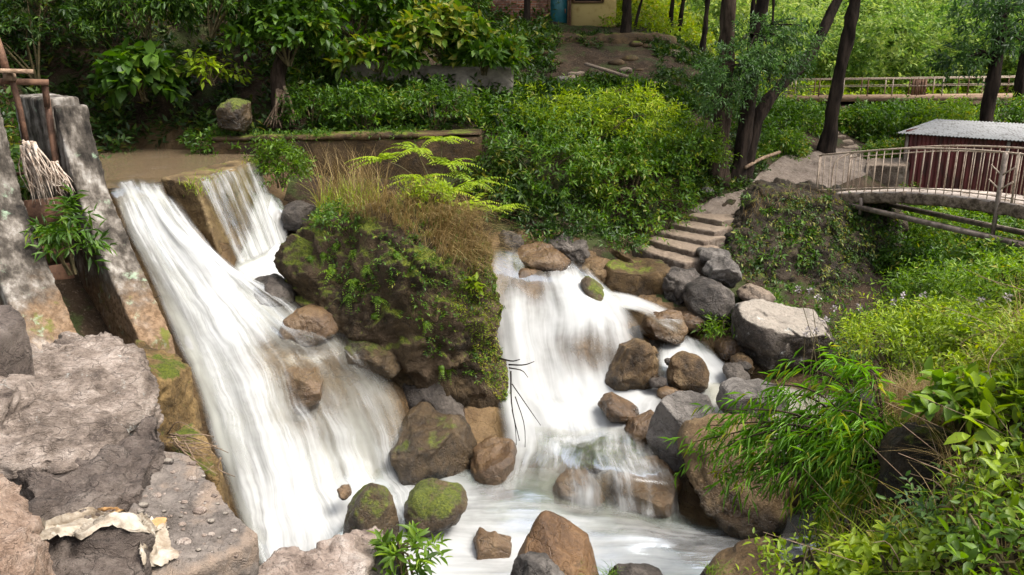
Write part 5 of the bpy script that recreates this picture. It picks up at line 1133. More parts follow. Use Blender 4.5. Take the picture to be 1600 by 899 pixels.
# frond plant behind the boulder top
e = empty('shrub', W(690, 300, 12.6), 'bright yellow green plant with long paired leaflets behind the huge boulder', 'shrub'); f = Fol(); r = np.random.default_rng(8)
ctr = [W(700, 255, 12.6), W(650, 235, 12.7), W(740, 285, 12.4), (W(690, 220, 12.9)), W(770, 330, 12.3), W(700, 300, 12.2), W(735, 320, 12.0), W(660, 280, 12.1), W(600, 250, 12.6)]
for c in ctr:
    k = 9; a = r.uniform(0, 6.28, k); D = np.stack([np.cos(a), np.sin(a) * .8, r.uniform(.1, .7, k)], 1); f.fronds(np.repeat(c[None], k, 0), D, r.uniform(.35, .7, k), 13, .12, .034, r, .4, r.uniform(.3, .7, k))
f.build('foliage', 'leaf_yellow', e); stems(W(690, 300, 12.6) - [0, 0, .4], ctr, .025, 'stem', e)
# more big-leaved plants under the bridge and in the ravine
GR = 'bushes in the ravine under the footbridge'
for i, (px, py, Y, R, lab, mat) in enumerate([(1480, 395, 15.5, (1.0, .7, .75), 'bright leafy bush directly under the middle of the footbridge', 'leaf_bright'), (1590, 400, 14.2, (1.0, .7, .6), 'tangled green bush under the right end of the footbridge', 'leaf_mid'),
        (1430, 440, 14.2, (.6, .5, .6), 'dark bush against the end of the stone abutment', 'leaf_mid'), (1540, 455, 12.2, (.9, .6, .6), 'shadowed big leaved bush in the middle of the ravine', 'leaf_mid'), (1440, 375, 16.5, (.7, .5, .45), 'small bright bush behind the abutment under the bridge beams', 'leaf_bright')]):
    sh(px, py + 25, Y, R, lab, mat, 480, .12, .045, 140 + i, dz=None, t0=.5, group=GR, ck=.5, lo=-.5)
# hedge of shrubs below the far footbridge
GH = 'bushes below the far footbridge'
for i, (px, py, Y, R, lab, mat) in enumerate([(1395, 195, 21.5, (1.2, .7, .85), 'dark leafy bush just right of the slanting tree below the far footbridge', 'leaf_mid'), (1470, 190, 21, (1.2, .7, .7), 'pale green bush behind the ridge of the tin roof', 'leaf_bright'), (1340, 188, 21.5, (.7, .6, .6), 'bush behind the slanting tree below the far footbridge', 'leaf_mid'),
        (1235, 195, 20.5, (.9, .6, .75), 'bush between the curving tree and the narrow upper steps', 'leaf_mid'), (1265, 175, 22.5, (.7, .5, .4), 'bush at the left end of the far footbridge', 'leaf_mid'), (1600, 190, 21.5, (1.2, .7, .8), 'bush at the right edge below the far footbridge', 'leaf_mid'), (1395, 232, 19.3, (.6, .5, .3), 'low dark bush beside the bottom of the narrow upper steps', 'leaf_mid'), (1200, 225, 18.5, (.7, .6, .45), 'low green bush at the foot of the curving tree', 'leaf_mid')]):
    sh(px, py + 22, Y, (R[0], R[1], R[2] * .72), lab, mat, 420, .13, .05, 150 + i, dz=None, t0=.5, group=GH, ck=.5, lo=-.6)

# ------------------------------------------------------------------ right foreground plants
GF = 'leafy plants of the near right bank'
NB = dict(dz=None, group=GF, lump=.55)
sh(1560, 600, 7.6, (.75, .6, .36), 'sunlit leafy bush at the right edge below the footbridge', 'leaf_yellow', 520, 0.085, 0.03, 161, t0=0.35, tpl=T8, **NB)
sh(1480, 545, 8.6, (.6, .5, .26), 'yellow green weedy bush below the abutment flowers', 'leaf_yellow', 420, 0.075, 0.022, 162, t0=0.4, **NB)
sh(1390, 570, 8.6, (.5, .4, .28), 'low yellow green weeds right of the pale topped boulder', 'leaf_yellow', 300, 0.075, 0.02, 163, t0=.4, **NB)
sh(1575, 680, 5.6, (.3, .26, .16), 'plant with very large bright leaves at the right edge', 'leaf_yellow', 40, .19, .105, 164, t0=.4, tpl=T8, n=6, L=.24, fall=.35, **NB)
sh(1500, 660, 5.8, (.24, .22, .14), 'bright big leaved sprout left of the very large leaves', 'leaf_bright', 30, .17, .09, 165, t0=.55, tpl=T8, n=6, L=.2, fall=.35, **NB)
sh(1400, 915, 4.9, (.5, .36, .13), 'bright yellow green broad leaved plant at the bottom edge', 'leaf_yellow', 70, 0.105, 0.05, 166, t0=.4, tpl=T8, n=8, L=.17, **NB)
sh(1510, 915, 4.5, (.36, .3, .15), 'dense fresh green plant in the bottom right corner', 'leaf_yellow', 60, 0.1, 0.045, 167, t0=0.3, tpl=T8, n=8, L=.17, **NB)
sh(1290, 912, 5.4, (.4, .3, .08), 'low yellow leaved weed left of the bright broad leaved plant', 'leaf_yellow', 60, 0.08, 0.03, 168, t0=.4, tpl=T8, n=8, **NB)
sh(1580, 790, 4.7, (.22, .22, .13), 'light green leafy plant below the straw at the right edge', 'leaf_yellow', 50, 0.12, 0.05, 169, t0=0.4, tpl=T8, n=6, **NB)
sh(1500, 840, 4.9, (.28, .25, .14), 'dull blue green plant in front of the dark weathered rock', 'leaf_blue', 50, 0.08, 0.03, 170, t0=.75, tpl=T8, n=8, **NB)
sh(1590, 905, 4.0, (.25, .25, .14), 'dark green plant at the very bottom right', 'leaf_bright', 60, 0.1, 0.045, 171, t0=0.3, tpl=T8, n=7, **NB)
sh(1600, 490, 8.8, (.6, .5, .36), 'tall green weeds at the right edge under the bridge beam', 'leaf_bright', 380, 0.095, 0.025, 172, t0=0.5, nst=16, **NB)
sh(1450, 490, 10.5, (.5, .4, .3), 'leafy weeds in front of the abutment foot', 'leaf_bright', 330, 0.08, 0.028, 173, t0=0.4, **NB)
sh(640, 905, 5.6, (.17, .15, .2), 'small leafy weed beside the dark rock at the bottom edge', 'leaf_bright', 34, .13, .04, 174, t0=.5, dz=None, tpl=T8, n=7, group=None, L=.22)
sh(1130, 530, 11.9, (.2, .18, .14), 'fresh green fern below the round dark grey boulder', 'leaf_bright', 30, .14, .035, 175, t0=.3, dz=None, group=None)
sh(975, 395, 13.6, (.2, .15, .14), 'small green weed at the foot of the worn steps', 'leaf_mid', 30, .1, .035, 176, t0=.5, dz=None, group=None)
sh(845, 393, 1.0 + 12.6, (.25, .15, .1), 'small weeds on the dark wet rock face above the right fall', 'leaf_mid', 30, .09, .03, 177, t0=.4, dz=None, group=None)

# drooping narrow-leaved shrub
e = empty('shrub', on(1400, 740, 6.4), 'willow like shrub with long narrow leaves drooping over the stream rocks', 'shrub'); f = Fol(); r = np.random.default_rng(21); br_ = MB()
root = W(1392, 735, 6.45)
tips = [(1085, 690, 7.3), (1130, 640, 7.2), (1190, 600, 7.4), (1240, 570, 7.2), (1300, 560, 7.0), (1350, 575, 6.8), (1180, 690, 6.9), (1240, 650, 6.9), (1290, 640, 6.6), (1150, 740, 7.0), (1220, 760, 6.7), (1290, 730, 6.5), (1330, 690, 6.4), (1250, 720, 6.6), (1170, 665, 7.1), (1320, 610, 6.9), (1210, 710, 6.8), (1345, 770, 6.3), (1280, 790, 6.5), (1090, 715, 7.2), (1110, 665, 7.3), (1140, 690, 7.1), (1170, 720, 7.0), (1200, 745, 6.8), (1120, 740, 7.1), (1160, 625, 7.3)]
for k, t in enumerate(tips):
    b = W(*t); mid = (root + b) / 2 + [0, 0, .16 + .12 * r.random()] + r.normal(0, .05, 3); Q = smoothpath([root + r.normal(0, .03, 3), mid, b], 16); br_.tube(Q, np.linspace(.014, .004, 16), 5, False)
    idx = np.arange(4, 16)[np.arange(12) % 3 != k % 3]; Bq = np.repeat(Q[idx], 2, 0) + r.normal(0, .025, (len(idx) * 2, 3)); dd = unit(np.gradient(Q, axis=0))[idx]; D = np.repeat(dd, 2, 0) * .6 + r.normal(0, .5, (len(Bq), 3)) + [0, 0, -.1]
    f.shoots(Bq, D, r.uniform(.14, .3, len(Bq)), 7, .19, .017, r, .55, .5, T2, 1., r.uniform(.3, .8, len(Bq)), fall=.75)
f.build('foliage', 'willow', e); build('branch', br_.arr(), br_.F, M['bark2'], e)

# dry straw clump and grasses
def tuft(label, c, n, rad, H, lean, w, mat, seed, name='grass_tuft', cat='grass tuft', dirs=None, group=None, t0=.5):
    r = np.random.default_rng(seed); a = r.uniform(0, 6.28, n); q = rad * np.sqrt(r.random(n)); B = np.array(c) + np.stack([np.cos(a) * q, np.sin(a) * q, -.03 + 0 * a], 1); f = Fol(); f.blades(B, H * r.uniform(.5, 1.2, n), lean, w, r, t0, dirs=dirs); return tag(f.build(name, mat), label, cat, group)
tuft('matted clump of dry brown straw above the dark weathered rock', W(1450, 640, 6.6), 900, .36, .38, 1.2, .0035, 'dry', 1)
tuft('loose dry grass stalks at the right edge', W(1570, 760, 5.2), 120, .4, .6, .9, .0035, 'dry', 2)
tuft('dry straw hanging below the bright big leaved sprout', W(1530, 720, 5.6), 300, .3, .3, 1.3, .003, 'dry', 3)
tuft('tall pale grass stalks on the low wall behind the huge boulder', W(550, 318, 13.3), 320, .6, 1.0, .5, .006, 'dry', 4)
tuft('green and yellow grass behind the huge boulder', W(545, 325, 13.0), 220, .5, .6, .6, .008, 'leaf_yellow', 5, t0=.6)
tuft('green grass blades on the reddish brown rock at the bottom edge', W(890, 893, 6.45), 60, .08, .14, .9, .004, 'leaf_bright', 6)
tuft('small green grass clump at the bottom edge by the dark grey stone', W(960, 900, 6.3), 60, .1, .14, .9, .005, 'leaf_bright', 7)
tuft('green weeds at the bottom edge on the earthy brown stone', W(1122, 893, 6.1), 60, .1, .12, .9, .005, 'leaf_bright', 8)

# plants on the huge boulder (ray cast down onto it)
bpy.context.view_layer.update()
from mathutils.bvhtree import BVHTree
def bvh(o):
    me = o.data; n = len(me.vertices); A = np.zeros(n * 3); me.vertices.foreach_get('co', A); A = A.reshape(-1, 3) / S + np.array(list(o['_o'])); return BVHTree.FromPolygons([Vector(v) for v in A], [p.vertices[:] for p in me.polygons])
BT = bvh(big)
def hit(px, py, tree_=BT):
    d = Vector(ray(px, py)).normalized(); h, nn, i, ds = tree_.ray_cast(Vector((0, 0, CZ)), d); return (np.array(h), np.array(nn)) if h else (None, None)
def scatter_on(poly, n, r, tree_=BT):
    xs = [p[0] for p in poly]; ys = [p[1] for p in poly]; out = []; nn = []; tries = 0
    while len(out) < n and tries < n * 6:
        tries += 1; x = r.uniform(min(xs), max(xs)); y = r.uniform(min(ys), max(ys)); ins = False; j = len(poly) - 1
        for i in range(len(poly)):
            if (poly[i][1] > y) != (poly[j][1] > y) and x < (poly[j][0] - poly[i][0]) * (y - poly[i][1]) / (poly[j][1] - poly[i][1]) + poly[i][0]: ins = not ins
            j = i
        if not ins: continue
        h, q = hit(x, y, tree_)
        if h is not None: out.append(h); nn.append(q)
    return np.array(out), np.array(nn)
r = np.random.default_rng(33)
P, N = scatter_on([(505, 300), (640, 262), (760, 320), (785, 370), (760, 420), (690, 400), (600, 350), (540, 350)], 1500, r)
f = Fol(); f.blades(P - N * .02, r.uniform(.18, .55, len(P)), 1., .0045, r, .6, dirs=N * [1, 1, 0] + [0, -.15, 0]); o = f.build('dry_grass', 'dry'); tag(o, 'dry straw coloured grass over the top of the huge boulder', 'grass', kind='stuff')
P, N = scatter_on([(660, 330), (740, 340), (790, 420), (740, 440), (680, 400)], 800, r)
f = Fol(); f.blades(P - N * .02, r.uniform(.25, .6, len(P)), 1.4, .004, r, .45, dirs=N * [1, 1, 0] + [.3, -.2, 0]); tag(f.build('dry_grass', 'dry'), 'reddish dry grass hanging over the right shoulder of the huge boulder', 'grass', kind='stuff')
P, N = scatter_on([(480, 350), (620, 300), (760, 330), (795, 420), (795, 660), (740, 600), (600, 520), (500, 440)], 900, r); kk = fbm(P * 1.8, 3, 21) > -.02; P, N = P[kk], N[kk]
f = Fol(); f.shoots(P, N * .5 + [0, 0, .5] + r.normal(0, .3, P.shape), .07, 5, .055, .024, r, t0=r.uniform(.2, .8, len(P))); tag(f.build('creeping_weeds', 'leaf_mid'), 'small creeping weeds and moss over the face of the huge boulder', 'ground cover', kind='stuff')
P, N = scatter_on([(740, 400), (795, 400), (797, 560), (800, 650), (760, 600), (730, 520), (700, 470)], 2200, r)
f = Fol(); f.shoots(P - N * .01, N + r.normal(0, .5, P.shape), .02, 4, .02, .012, r, t0=np.clip(.5 + fbm(P * 4, 3, 2), 0, 1)); tag(f.build('moss', 'leaf_yellow'), 'cushions of yellow green moss down the right side of the huge boulder', 'moss', kind='stuff')
for i, (px, py, s_) in enumerate([(520, 425, 1.2), (555, 440, 1.1), (575, 420, .9), (545, 465, .8), (505, 400, .7), (590, 470, .9), (740, 445, 1.0), (665, 505, .7), (690, 575, .6), (700, 578, .7), (485, 405, .6), (525, 385, .7), (620, 400, .6), (710, 330, .7), (585, 495, .7), (640, 325, .6), (530, 345, .8), (770, 450, .5), (555, 395, .9)]):
    h, n_ = hit(px, py)
    if h is None: continue
    rr_ = np.random.default_rng(200 + i); k = 7; f = Fol(); D = n_[None] * .7 + rr_.normal(0, .6, (k, 3)) + [0, 0, .3]
    if i == 6: f.shoots(np.repeat(h[None], 6, 0), D[:6], .14, 4, .16, .07, rr_, tpl=T8, t0=np.full(6, .4)); tag(f.build('leafy_weed', 'leaf_yellow'), 'bright broad leaved weed on the right face of the huge boulder', 'weed')
    else: f.fronds(np.repeat(h[None], k, 0), D, .2 * s_ * rr_.uniform(.7, 1.2, k), 8, .06 * s_, .022 * s_, rr_, .7, .45); V_, F_ = ico(1); f.add(h + V_ * .055, F_, np.full(len(V_), .2)); tag(f.build('fern', 'leaf_bright'), 'small green fern growing from the face of the huge boulder', 'fern', 'ferns on the huge boulder')
# loose rubble on the slab: individual stones
SB = bvh([o for o in bpy.data.objects if o.get('label', '').startswith('grey flat slab')][0])
rs = np.random.default_rng(5)
stones = [(rs.uniform(190, 380), rs.uniform(715, 870), 5., rs.uniform(4, 9)) for _ in range(60)] + [(262, 722, 5.5, 20), (300, 748, 5.25, 14), (245, 775, 4.98, 16), (223, 790, 4.85, 18), (288, 785, 5.0, 12), (312, 798, 5.0, 22), (330, 815, 4.9, 14), (285, 820, 4.75, 14), (287, 848, 4.6, 26), (220, 800, 4.8, 13), (200, 812, 4.75, 16), (335, 775, 5.1, 11), (352, 803, 5.0, 10), (275, 765, 5.1, 10), (315, 770, 5.1, 9), (256, 800, 4.85, 9), (330, 835, 4.8, 12), (365, 830, 4.8, 12), (190, 800, 4.8, 10), (300, 725, 5.4, 15), (270, 738, 5.3, 9), (340, 788, 5.05, 8)]
for i, (px, py, Y, s_) in enumerate(stones):
    V, Fc = ico(2); r = np.random.default_rng(i); V = V * (1 + .25 * fbm(V * 1.3 + i, 3, i)[:, None]) * np.array([1, .8, .55]) * s_ * .55 * Y / F
    p, _n = hit(px, py, SB)
    if p is None: continue
    o = build('stone', V + p + np.array([0, 0, .001]), [Fc], M['pinkgrey' if i % 3 else 'pale'], smooth=True)
    tag(o, 'largest pale stone lying on the grey rubble slab' if i == 68 else 'small loose stone lying on the grey rubble slab', 'stone', 'loose stones on the slab')
def bvh_many(os_):
    A = []; Fc = []; n0 = 0
    for o in os_:
        me = o.data; n = len(me.vertices); a = np.zeros(n * 3); me.vertices.foreach_get('co', a); A.append(a.reshape(-1, 3) / S + np.array(list(o['_o']))); Fc += [[v + n0 for v in p.vertices] for p in me.polygons]; n0 += n
    return BVHTree.FromPolygons([Vector(v) for v in np.concatenate(A)], Fc)
NB_ = bvh_many([o for o in bpy.data.objects if o.get('group') == 'rocks of the near left bank'])
# ------------------------------------------------------------------ torn sheet on the near rock
def crumple(label, poly, Y0, mat, seed, amp=.05, name='torn_sheet', cat='sheet', dy=None):
    P = np.array([[p[0], p[1], 0.] for p in poly]); c = P.mean(0); n = len(P); K = 24; V = [c]; 
    ring = []
    for k in range(1, K + 1): ring.append(c + (catmull(np.vstack([P, P[:1]]), 97)[:-1] - c) * k / K)
    Q = np.vstack([c[None]] + ring); m = 96; Q[1 + (K - 1) * m:, :2] += rng.normal(0, 2.2, (m, 2)); V = np.zeros_like(Q); last = None
    for k in range(len(Q)):
        h, n_ = hit(Q[k, 0], Q[k, 1], NB_)
        if h is None: h = last
        V[k] = h; last = h
    for _ in range(2):
        G = V[1:].reshape(K, m, 3).copy(); A = (np.roll(G, 1, 1) + np.roll(G, -1, 1)); A[1:-1] += G[:-2] + G[2:]; A[1:-1] /= 4; A[0] = G[0]; A[-1] /= 2; V[1:] = A.reshape(-1, 3)
    V[0] = V[1:1 + m].mean(0); V[:, 2] += .02
    V[:, 2] += (fbm(V * 6, 4, seed, .55, True) * 1.5 + fbm(V * 2.5, 2, seed + 2)) * amp * .35 + .004; V += (np.stack([fbm(V * 6, 2, seed + k) for k in (1, 2, 3)], 1)) * .03
    Fc = [(0, 1 + i, 1 + (i + 1) % m) for i in range(m)]
    for k in range(K - 1):
        for i in range(m): Fc.append((1 + k * m + i, 1 + (k + 1) * m + i, 1 + (k + 1) * m + (i + 1) % m, 1 + k * m + (i + 1) % m))
    return tag(build(name, V, Fc, M[mat]), label, cat)
crumple('long torn off-white cement sack spread over the near dark rock', [(50, 845, 4.3), (75, 815, 4.5), (150, 802, 4.65), (190, 812, 4.6), (245, 815, 4.55), (262, 830, 4.45), (225, 842, 4.35), (160, 835, 4.35), (120, 848, 4.27), (70, 850, 4.25)], 0, 'cloth', 3, .06)
crumple('pale flap of sacking hanging down the side of the near dark rock', [(222, 830, 4.42), (258, 816, 4.55), (262, 845, 4.4), (282, 865, 4.3), (270, 882, 4.2), (228, 895, 4.08), (222, 860, 4.2)], 0, 'cloth', 5, .05)
crumple('scrap of torn orange cardboard on top of the sacking', [(232, 822, 4.47), (262, 815, 4.55), (258, 828, 4.47), (240, 830, 4.43)], 0, 'card', 7, .03, 'cardboard', 'cardboard')
crumple('strip of brown cardboard at the far edge of the torn sack', [(150, 808, 4.64), (175, 800, 4.72), (195, 806, 4.7), (168, 815, 4.6)], 0, 'card', 8, .03, 'cardboard', 'cardboard')
# bare twigs hanging at the boulder's right foot and by the left fall
def twigs(label, items, mat='dryroot', name='bare_twigs'):
    m = MB()
    for a, b, rad in items: a = W(*a); b = W(*b); m.tube(smoothpath([a, (a + b) / 2 + rng.normal(0, .05, 3), b], 8), np.linspace(rad, rad * .4, 8), 5)
    return tag(m.build(name, M[mat], smooth=True), label, 'twigs')
twigs('bare dark twigs hanging from the right foot of the huge boulder', [((795, 570, 10.2), (835, 565, 10.1), .012), ((795, 575, 10.2), (825, 590, 10.1), .01), ((798, 580, 10.2), (812, 690, 9.9), .012), ((800, 600, 10.2), (845, 665, 9.9), .008), ((805, 620, 10.1), (820, 720, 9.7), .008), ((800, 640, 10.1), (808, 725, 9.7), .008), ((780, 560, 10.3), (812, 562, 10.1), .014)], 'bark')
it = []; r = np.random.default_rng(3)
for k in range(26): x = 270 + r.uniform(-12, 20); y = 685 + r.uniform(-12, 14); it.append(((x, y, 5.9 + r.uniform(-.1, .1)), (x + r.uniform(10, 75), y + r.uniform(-12, 55), 5.8 + r.uniform(-.2, .2)), r.uniform(.003, .008)))
it.append(((345, 715, 5.75), (367, 745, 5.6), .008))
twigs('snagged tangle of dry twigs at the lip beside the left fall', it)
m = MB(); r = np.random.default_rng(9)
for k in range(80):
    x = 32 + r.uniform(0, 22); a = W(x, 222 + r.uniform(-3, 26), 9.8 + r.uniform(-.1, .05)); b = W(x + r.uniform(8, 40), 262 + r.uniform(0, 60), 9.75 + r.uniform(-.1, .1)); m.tube(smoothpath([a, (a + b) / 2 + r.normal(0, .05, 3), b], 6), np.linspace(.02, .003, 6) * r.uniform(.25, 1.2), 5)
for k in range(36):
    x = 78 + r.uniform(0, 12); a = W(x, 255 + r.uniform(-3, 12), 9.95); b = W(x + r.uniform(5, 30), 285 + r.uniform(0, 25), 9.9 + r.uniform(-.1, .1)); m.tube(smoothpath([a, (a + b) / 2 + r.normal(0, .04, 3), b], 6), np.linspace(.018, .003, 6) * r.uniform(.25, 1.1), 5)
tag(build('driftwood', m.arr(), m.F, simple('pale_driftwood', (.2, .14, .1), (.55, .46, .38), 9, .9, .15), smooth=True), 'pale shredded driftwood snagged on the sluice gate bar', 'driftwood')
# fallen poles
m = MB(); m.tube(smoothpath([W(1165, 262, 16.3), W(1190, 248, 16.8), W(1218, 238, 17.4)], 8), .035, 7); tag(m.build('fallen_pole', M['dryroot'], smooth=True), 'pale fallen pole lying beside the foot of the dark trees', 'pole')
m = MB(); m.bar(W(915, 100, 18.9), W(980, 120, 18.6), .3, .05); tag(m.build('stone_slab', M['stair']), 'pale flat slab laid across the hillside gully', 'slab')
# flowers on thin stalks
e = empty('flowering_weed', on(1380, 620, 8.6), 'thin stalked weed with pale pinkish flower heads beside the pale topped boulder', 'flowering weed'); m = MB(); r = np.random.default_rng(12)
for px, py, Y in [(1247, 452, 10.6), (1266, 455, 10.6), (1278, 465, 10.4), (1304, 482, 10.2), (1342, 480, 10.0), (1395, 472, 9.8), (1412, 462, 9.8), (1443, 462, 9.6), (1396, 497, 9.6), (1265, 515, 10.0), (1258, 522, 10), (1275, 518, 9.9), (1410, 500, 9.5), (1290, 500, 9.9), (1530, 470, 8.4), (1575, 465, 8.2)]:
    b = on(px + r.uniform(20, 110), 640, 9.4); t = W(px, py, Y); m.tube(smoothpath([b, (b + t) / 2 + r.normal(0, .1, 3), t], 8), np.linspace(.008, .004, 8), 4, False)
    k = 22; D = unit(r.normal(size=(k, 3)) + [0, 0, .3]); V, Fc, q = leaves(t + D * .03 * r.random((k, 1)), D, unit(r.normal(size=(k, 3))), np.full(k, .036), np.full(k, .02), T2); f = Fol(); f.add(V, Fc, np.full(len(V), .5)); f.build('flower_head', 'petal', e)
build('stalk', m.arr(), m.F, M['stem'], e)

# ------------------------------------------------------------------ ground cover (stuff)
def inpoly(x, y, poly):
    ins = np.zeros(len(x), bool); j = len(poly) - 1
    for i in range(len(poly)):
        a, b = poly[i], poly[j]; c = ((a[1] > y) != (b[1] > y)) & (x < (b[0] - a[0]) * (y - a[1]) / (b[1] - a[1] + 1e-9) + a[0]); ins ^= c; j = i
    return ins
PATHP = [tuple(WG(*q)[:2]) for q in [(1040, 345), (1128, 350), (1185, 330), (1300, 305), (1345, 285), (1365, 262), (1365, 245), (1330, 170), (1260, 175), (1240, 245), (1205, 262), (1185, 280), (1165, 300), (1120, 315)]]
def cover(name, label, poly, n, mat, seed, h=(.1, .35), nl=7, ll=.09, lw=.035, clump=.8, avoid=True, thr=-.05, cat='ground cover', lean=.4, **k):
    r = np.random.default_rng(seed); P = np.array(poly); x = r.uniform(P[:, 0].min(), P[:, 0].max(), n * 4); y = r.uniform(P[:, 1].min(), P[:, 1].max(), n * 4)
    q = inpoly(x, y, poly)
    if avoid: q &= ~inpoly(x, y, PATHP)
    c = fbm(np.stack([x, y, x * 0], 1) * clump, 3, seed); q &= c > thr; x, y, c = x[q][:n], y[q][:n], c[q][:n]
    B = np.stack([x, y, gz(x, y)], 1); D = np.array([0, 0, 1.]) + r.normal(0, lean, B.shape); f = Fol()
    f.shoots(B, D, r.uniform(*h, len(B)) * (1 + c), nl, ll, lw, r, t0=np.clip(r.uniform(.2, .7, len(B)) + c * .4, 0, 1), **k)
    return tag(f.build(name, mat, origin=(0, 0, 0)), label, cat, kind='stuff')
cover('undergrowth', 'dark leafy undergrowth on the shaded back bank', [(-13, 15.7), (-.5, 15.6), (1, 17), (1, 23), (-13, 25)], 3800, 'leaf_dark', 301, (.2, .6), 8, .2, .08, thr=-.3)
cover('undergrowth', 'greener weeds on the bank behind the low wall', [(-4.6, 15.45), (-.4, 15.4), (0, 18), (-5, 18)], 1100, 'leaf_mid', 302, (.1, .4), 8, .12, .05, thr=-.2)
cover('undergrowth', 'leafy cover over the hillside below the house', [(-.8, 16.4), (3.4, 16.1), (4.0, 18.7), (2.5, 19.2), (-.5, 18.4)], 2600, 'leaf_mid', 303, (.1, .4), 8, .12, .045, thr=-.7)
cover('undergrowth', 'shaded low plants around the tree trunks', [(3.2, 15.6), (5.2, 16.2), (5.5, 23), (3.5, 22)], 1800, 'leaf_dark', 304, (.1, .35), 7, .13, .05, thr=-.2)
cover('undergrowth', 'green plants around the narrow upper steps', [(5.2, 18.5), (12, 19), (14, 26), (6.2, 26)], 2600, 'leaf_mid', 305, (.15, .5), 8, .15, .06, thr=-.25)
cover('undergrowth', 'leafy cover in the ravine', [tuple(W(*q)[:2]) for q in [(1400, 480, 13.6), (1410, 330, 17.5), (1700, 300, 19), (1900, 400, 13), (1700, 480, 9.5), (1450, 540, 10.5)]], 4200, 'leaf_mid', 306, (.2, .45), 9, .12, .045, thr=-.4)
RB = [tuple(W(*q)[:2]) for q in [(1230, 900, 6.0), (1300, 800, 7.2), (1400, 690, 8.6), (1440, 570, 10.2), (1520, 500, 10.8), (1850, 500, 9), (2150, 760, 4.2), (1500, 960, 3.6)]]
cover('undergrowth', 'sunlit weeds covering the near right bank', RB, 5600, 'leaf_yellow', 307, (.08, .3), 9, .075, .024, thr=.0, avoid=False)
cover('undergrowth', 'darker leaves low among the weeds of the near right bank', RB, 2300, 'leaf_bright', 308, (.05, .2), 7, .09, .04, thr=-.05, avoid=False)
r = np.random.default_rng(77); x = r.uniform(2.5, 6.5, 5000); y = r.uniform(3.6, 10.5, 5000); q = inpoly(x, y, RB) & (fbm(np.stack([x, y, x * 0], 1) * .9, 3, 4) > -.05); x, y = x[q], y[q]; f = Fol(); f.blades(np.stack([x, y, gz(x, y)], 1), r.uniform(.15, .6, len(x)), .9, .005, r, .5); tag(f.build('dry_grass', 'dry', origin=(0, 0, 0)), 'dry grass stalks mixed through the near right bank', 'grass', kind='stuff')
r = np.random.default_rng(79); m = MB()
for k in range(70):
    b = on(r.uniform(1330, 1620), r.uniform(560, 860), r.uniform(4.6, 8.5)); m.tube(smoothpath([b, b + [r.normal(0, .12), r.normal(0, .1), r.uniform(.15, .3)], b + [r.normal(0, .4), r.normal(0, .25), r.uniform(.25, .6)]], 7), np.linspace(.006, .002, 7), 4, False)
tag(build('dry_stems', m.arr(), m.F, M['dryroot'], origin=(0, 0, 0)), 'bare dry stems arching through the weeds of the near right bank', 'dry stems', kind='stuff')
r = np.random.default_rng(78); x = r.uniform(2.5, 6.5, 5000); y = r.uniform(3.6, 10.5, 5000); q = inpoly(x, y, RB); x, y = x[q], y[q]; f = Fol(); f.blades(np.stack([x, y, gz(x, y)], 1), r.uniform(.12, .45, len(x)), .8, .007, r, .5); tag(f.build('grass', 'leaf_yellow', origin=(0, 0, 0)), 'green grass blades mixed through the near right bank', 'grass', kind='stuff')
cover('undergrowth', 'low green fringe along the path', [tuple(WG(*q_)[:2]) for q_ in [(1080, 330), (1130, 300), (1180, 268), (1215, 235), (1140, 260), (1060, 300)]], 420, 'leaf_bright', 309, (.05, .2), 6, .09, .035, thr=-.6, avoid=False)
cover('undergrowth', 'brambles on the left bank behind the piers', [(-13, 9.5), (-6.6, 10.5), (-6.9, 15.6), (-13, 16)], 1200, 'leaf_dark', 310, (.2, .6), 8, .2, .08, thr=-.3)
# creepers on the abutment
AB = bvh([o for o in bpy.data.objects if o.name == 'bridge_abutment'][0])
r = np.random.default_rng(55); P, N = scatter_on([(1120, 350), (1190, 300), (1300, 300), (1410, 330), (1415, 480), (1300, 500), (1180, 470), (1115, 400)], 2200, r, AB)
k = fbm(P * 1.6, 3, 7); P, N = P[k > -.05], N[k > -.05]
f = Fol(); f.shoots(P, N * .4 + [0, 0, -.5] + r.normal(0, .3, P.shape), r.uniform(.1, .4, len(P)), 8, .085, .035, r, t0=r.uniform(.2, 1., len(P)), fall=.6); tag(f.build('creeper', 'leaf_dark'), 'hanging creepers over the rough stone abutment', 'creeper', kind='stuff')
P, N = scatter_on([(1180, 300), (1300, 300), (1340, 320), (1250, 330), (1150, 345)], 260, r, AB)
f = Fol(); f.blades(P, r.uniform(.1, .25, len(P)), .9, .004, r, .4); tag(f.build('dry_grass', 'dry'), 'dry grass along the top of the abutment', 'grass', kind='stuff')

# ------------------------------------------------------------------ far woods
f = Fol(); r = np.random.default_rng(91)
for k in range(210):
    x = r.uniform(4, 34); y = 29.5 + 26 * r.random() ** 1.6; z = gz(x, y)[0]
    if k >= 170: x = r.uniform(-4, 9); y = r.uniform(26, 36); z = gz(x, y)[0]
    R = r.uniform(1., 2.2); f.bush((x, y, z), (R, R, R * r.uniform(.7, 1.1)), 190, .6, 8, .23, .11, r, t0=r.uniform(.25, .7), lump=.4, shell=.6, ck=.6, lo=-.4)
tag(f.build('far_woods', 'leaf_far', origin=(0, 0, 0)), 'bright green wooded hillside beyond the far footbridge', 'woods', kind='stuff')
cover('far_scrub', 'sunlit yellowish scrub on the terrace behind the far footbridge', [(5, 27.8), (22, 28), (24, 33), (5, 33)], 1500, 'leaf_yellow', 311, (.1, .5), 8, .22, .1, thr=-.3, avoid=False)
cover('far_scrub', 'sunlit yellow green scrub between the slim trunks beside the house', [(2.3, 22.6), (7, 22.6), (8, 29), (2.5, 29)], 1500, 'leaf_yellow', 312, (.2, .7), 8, .16, .07, thr=-.5, avoid=False)
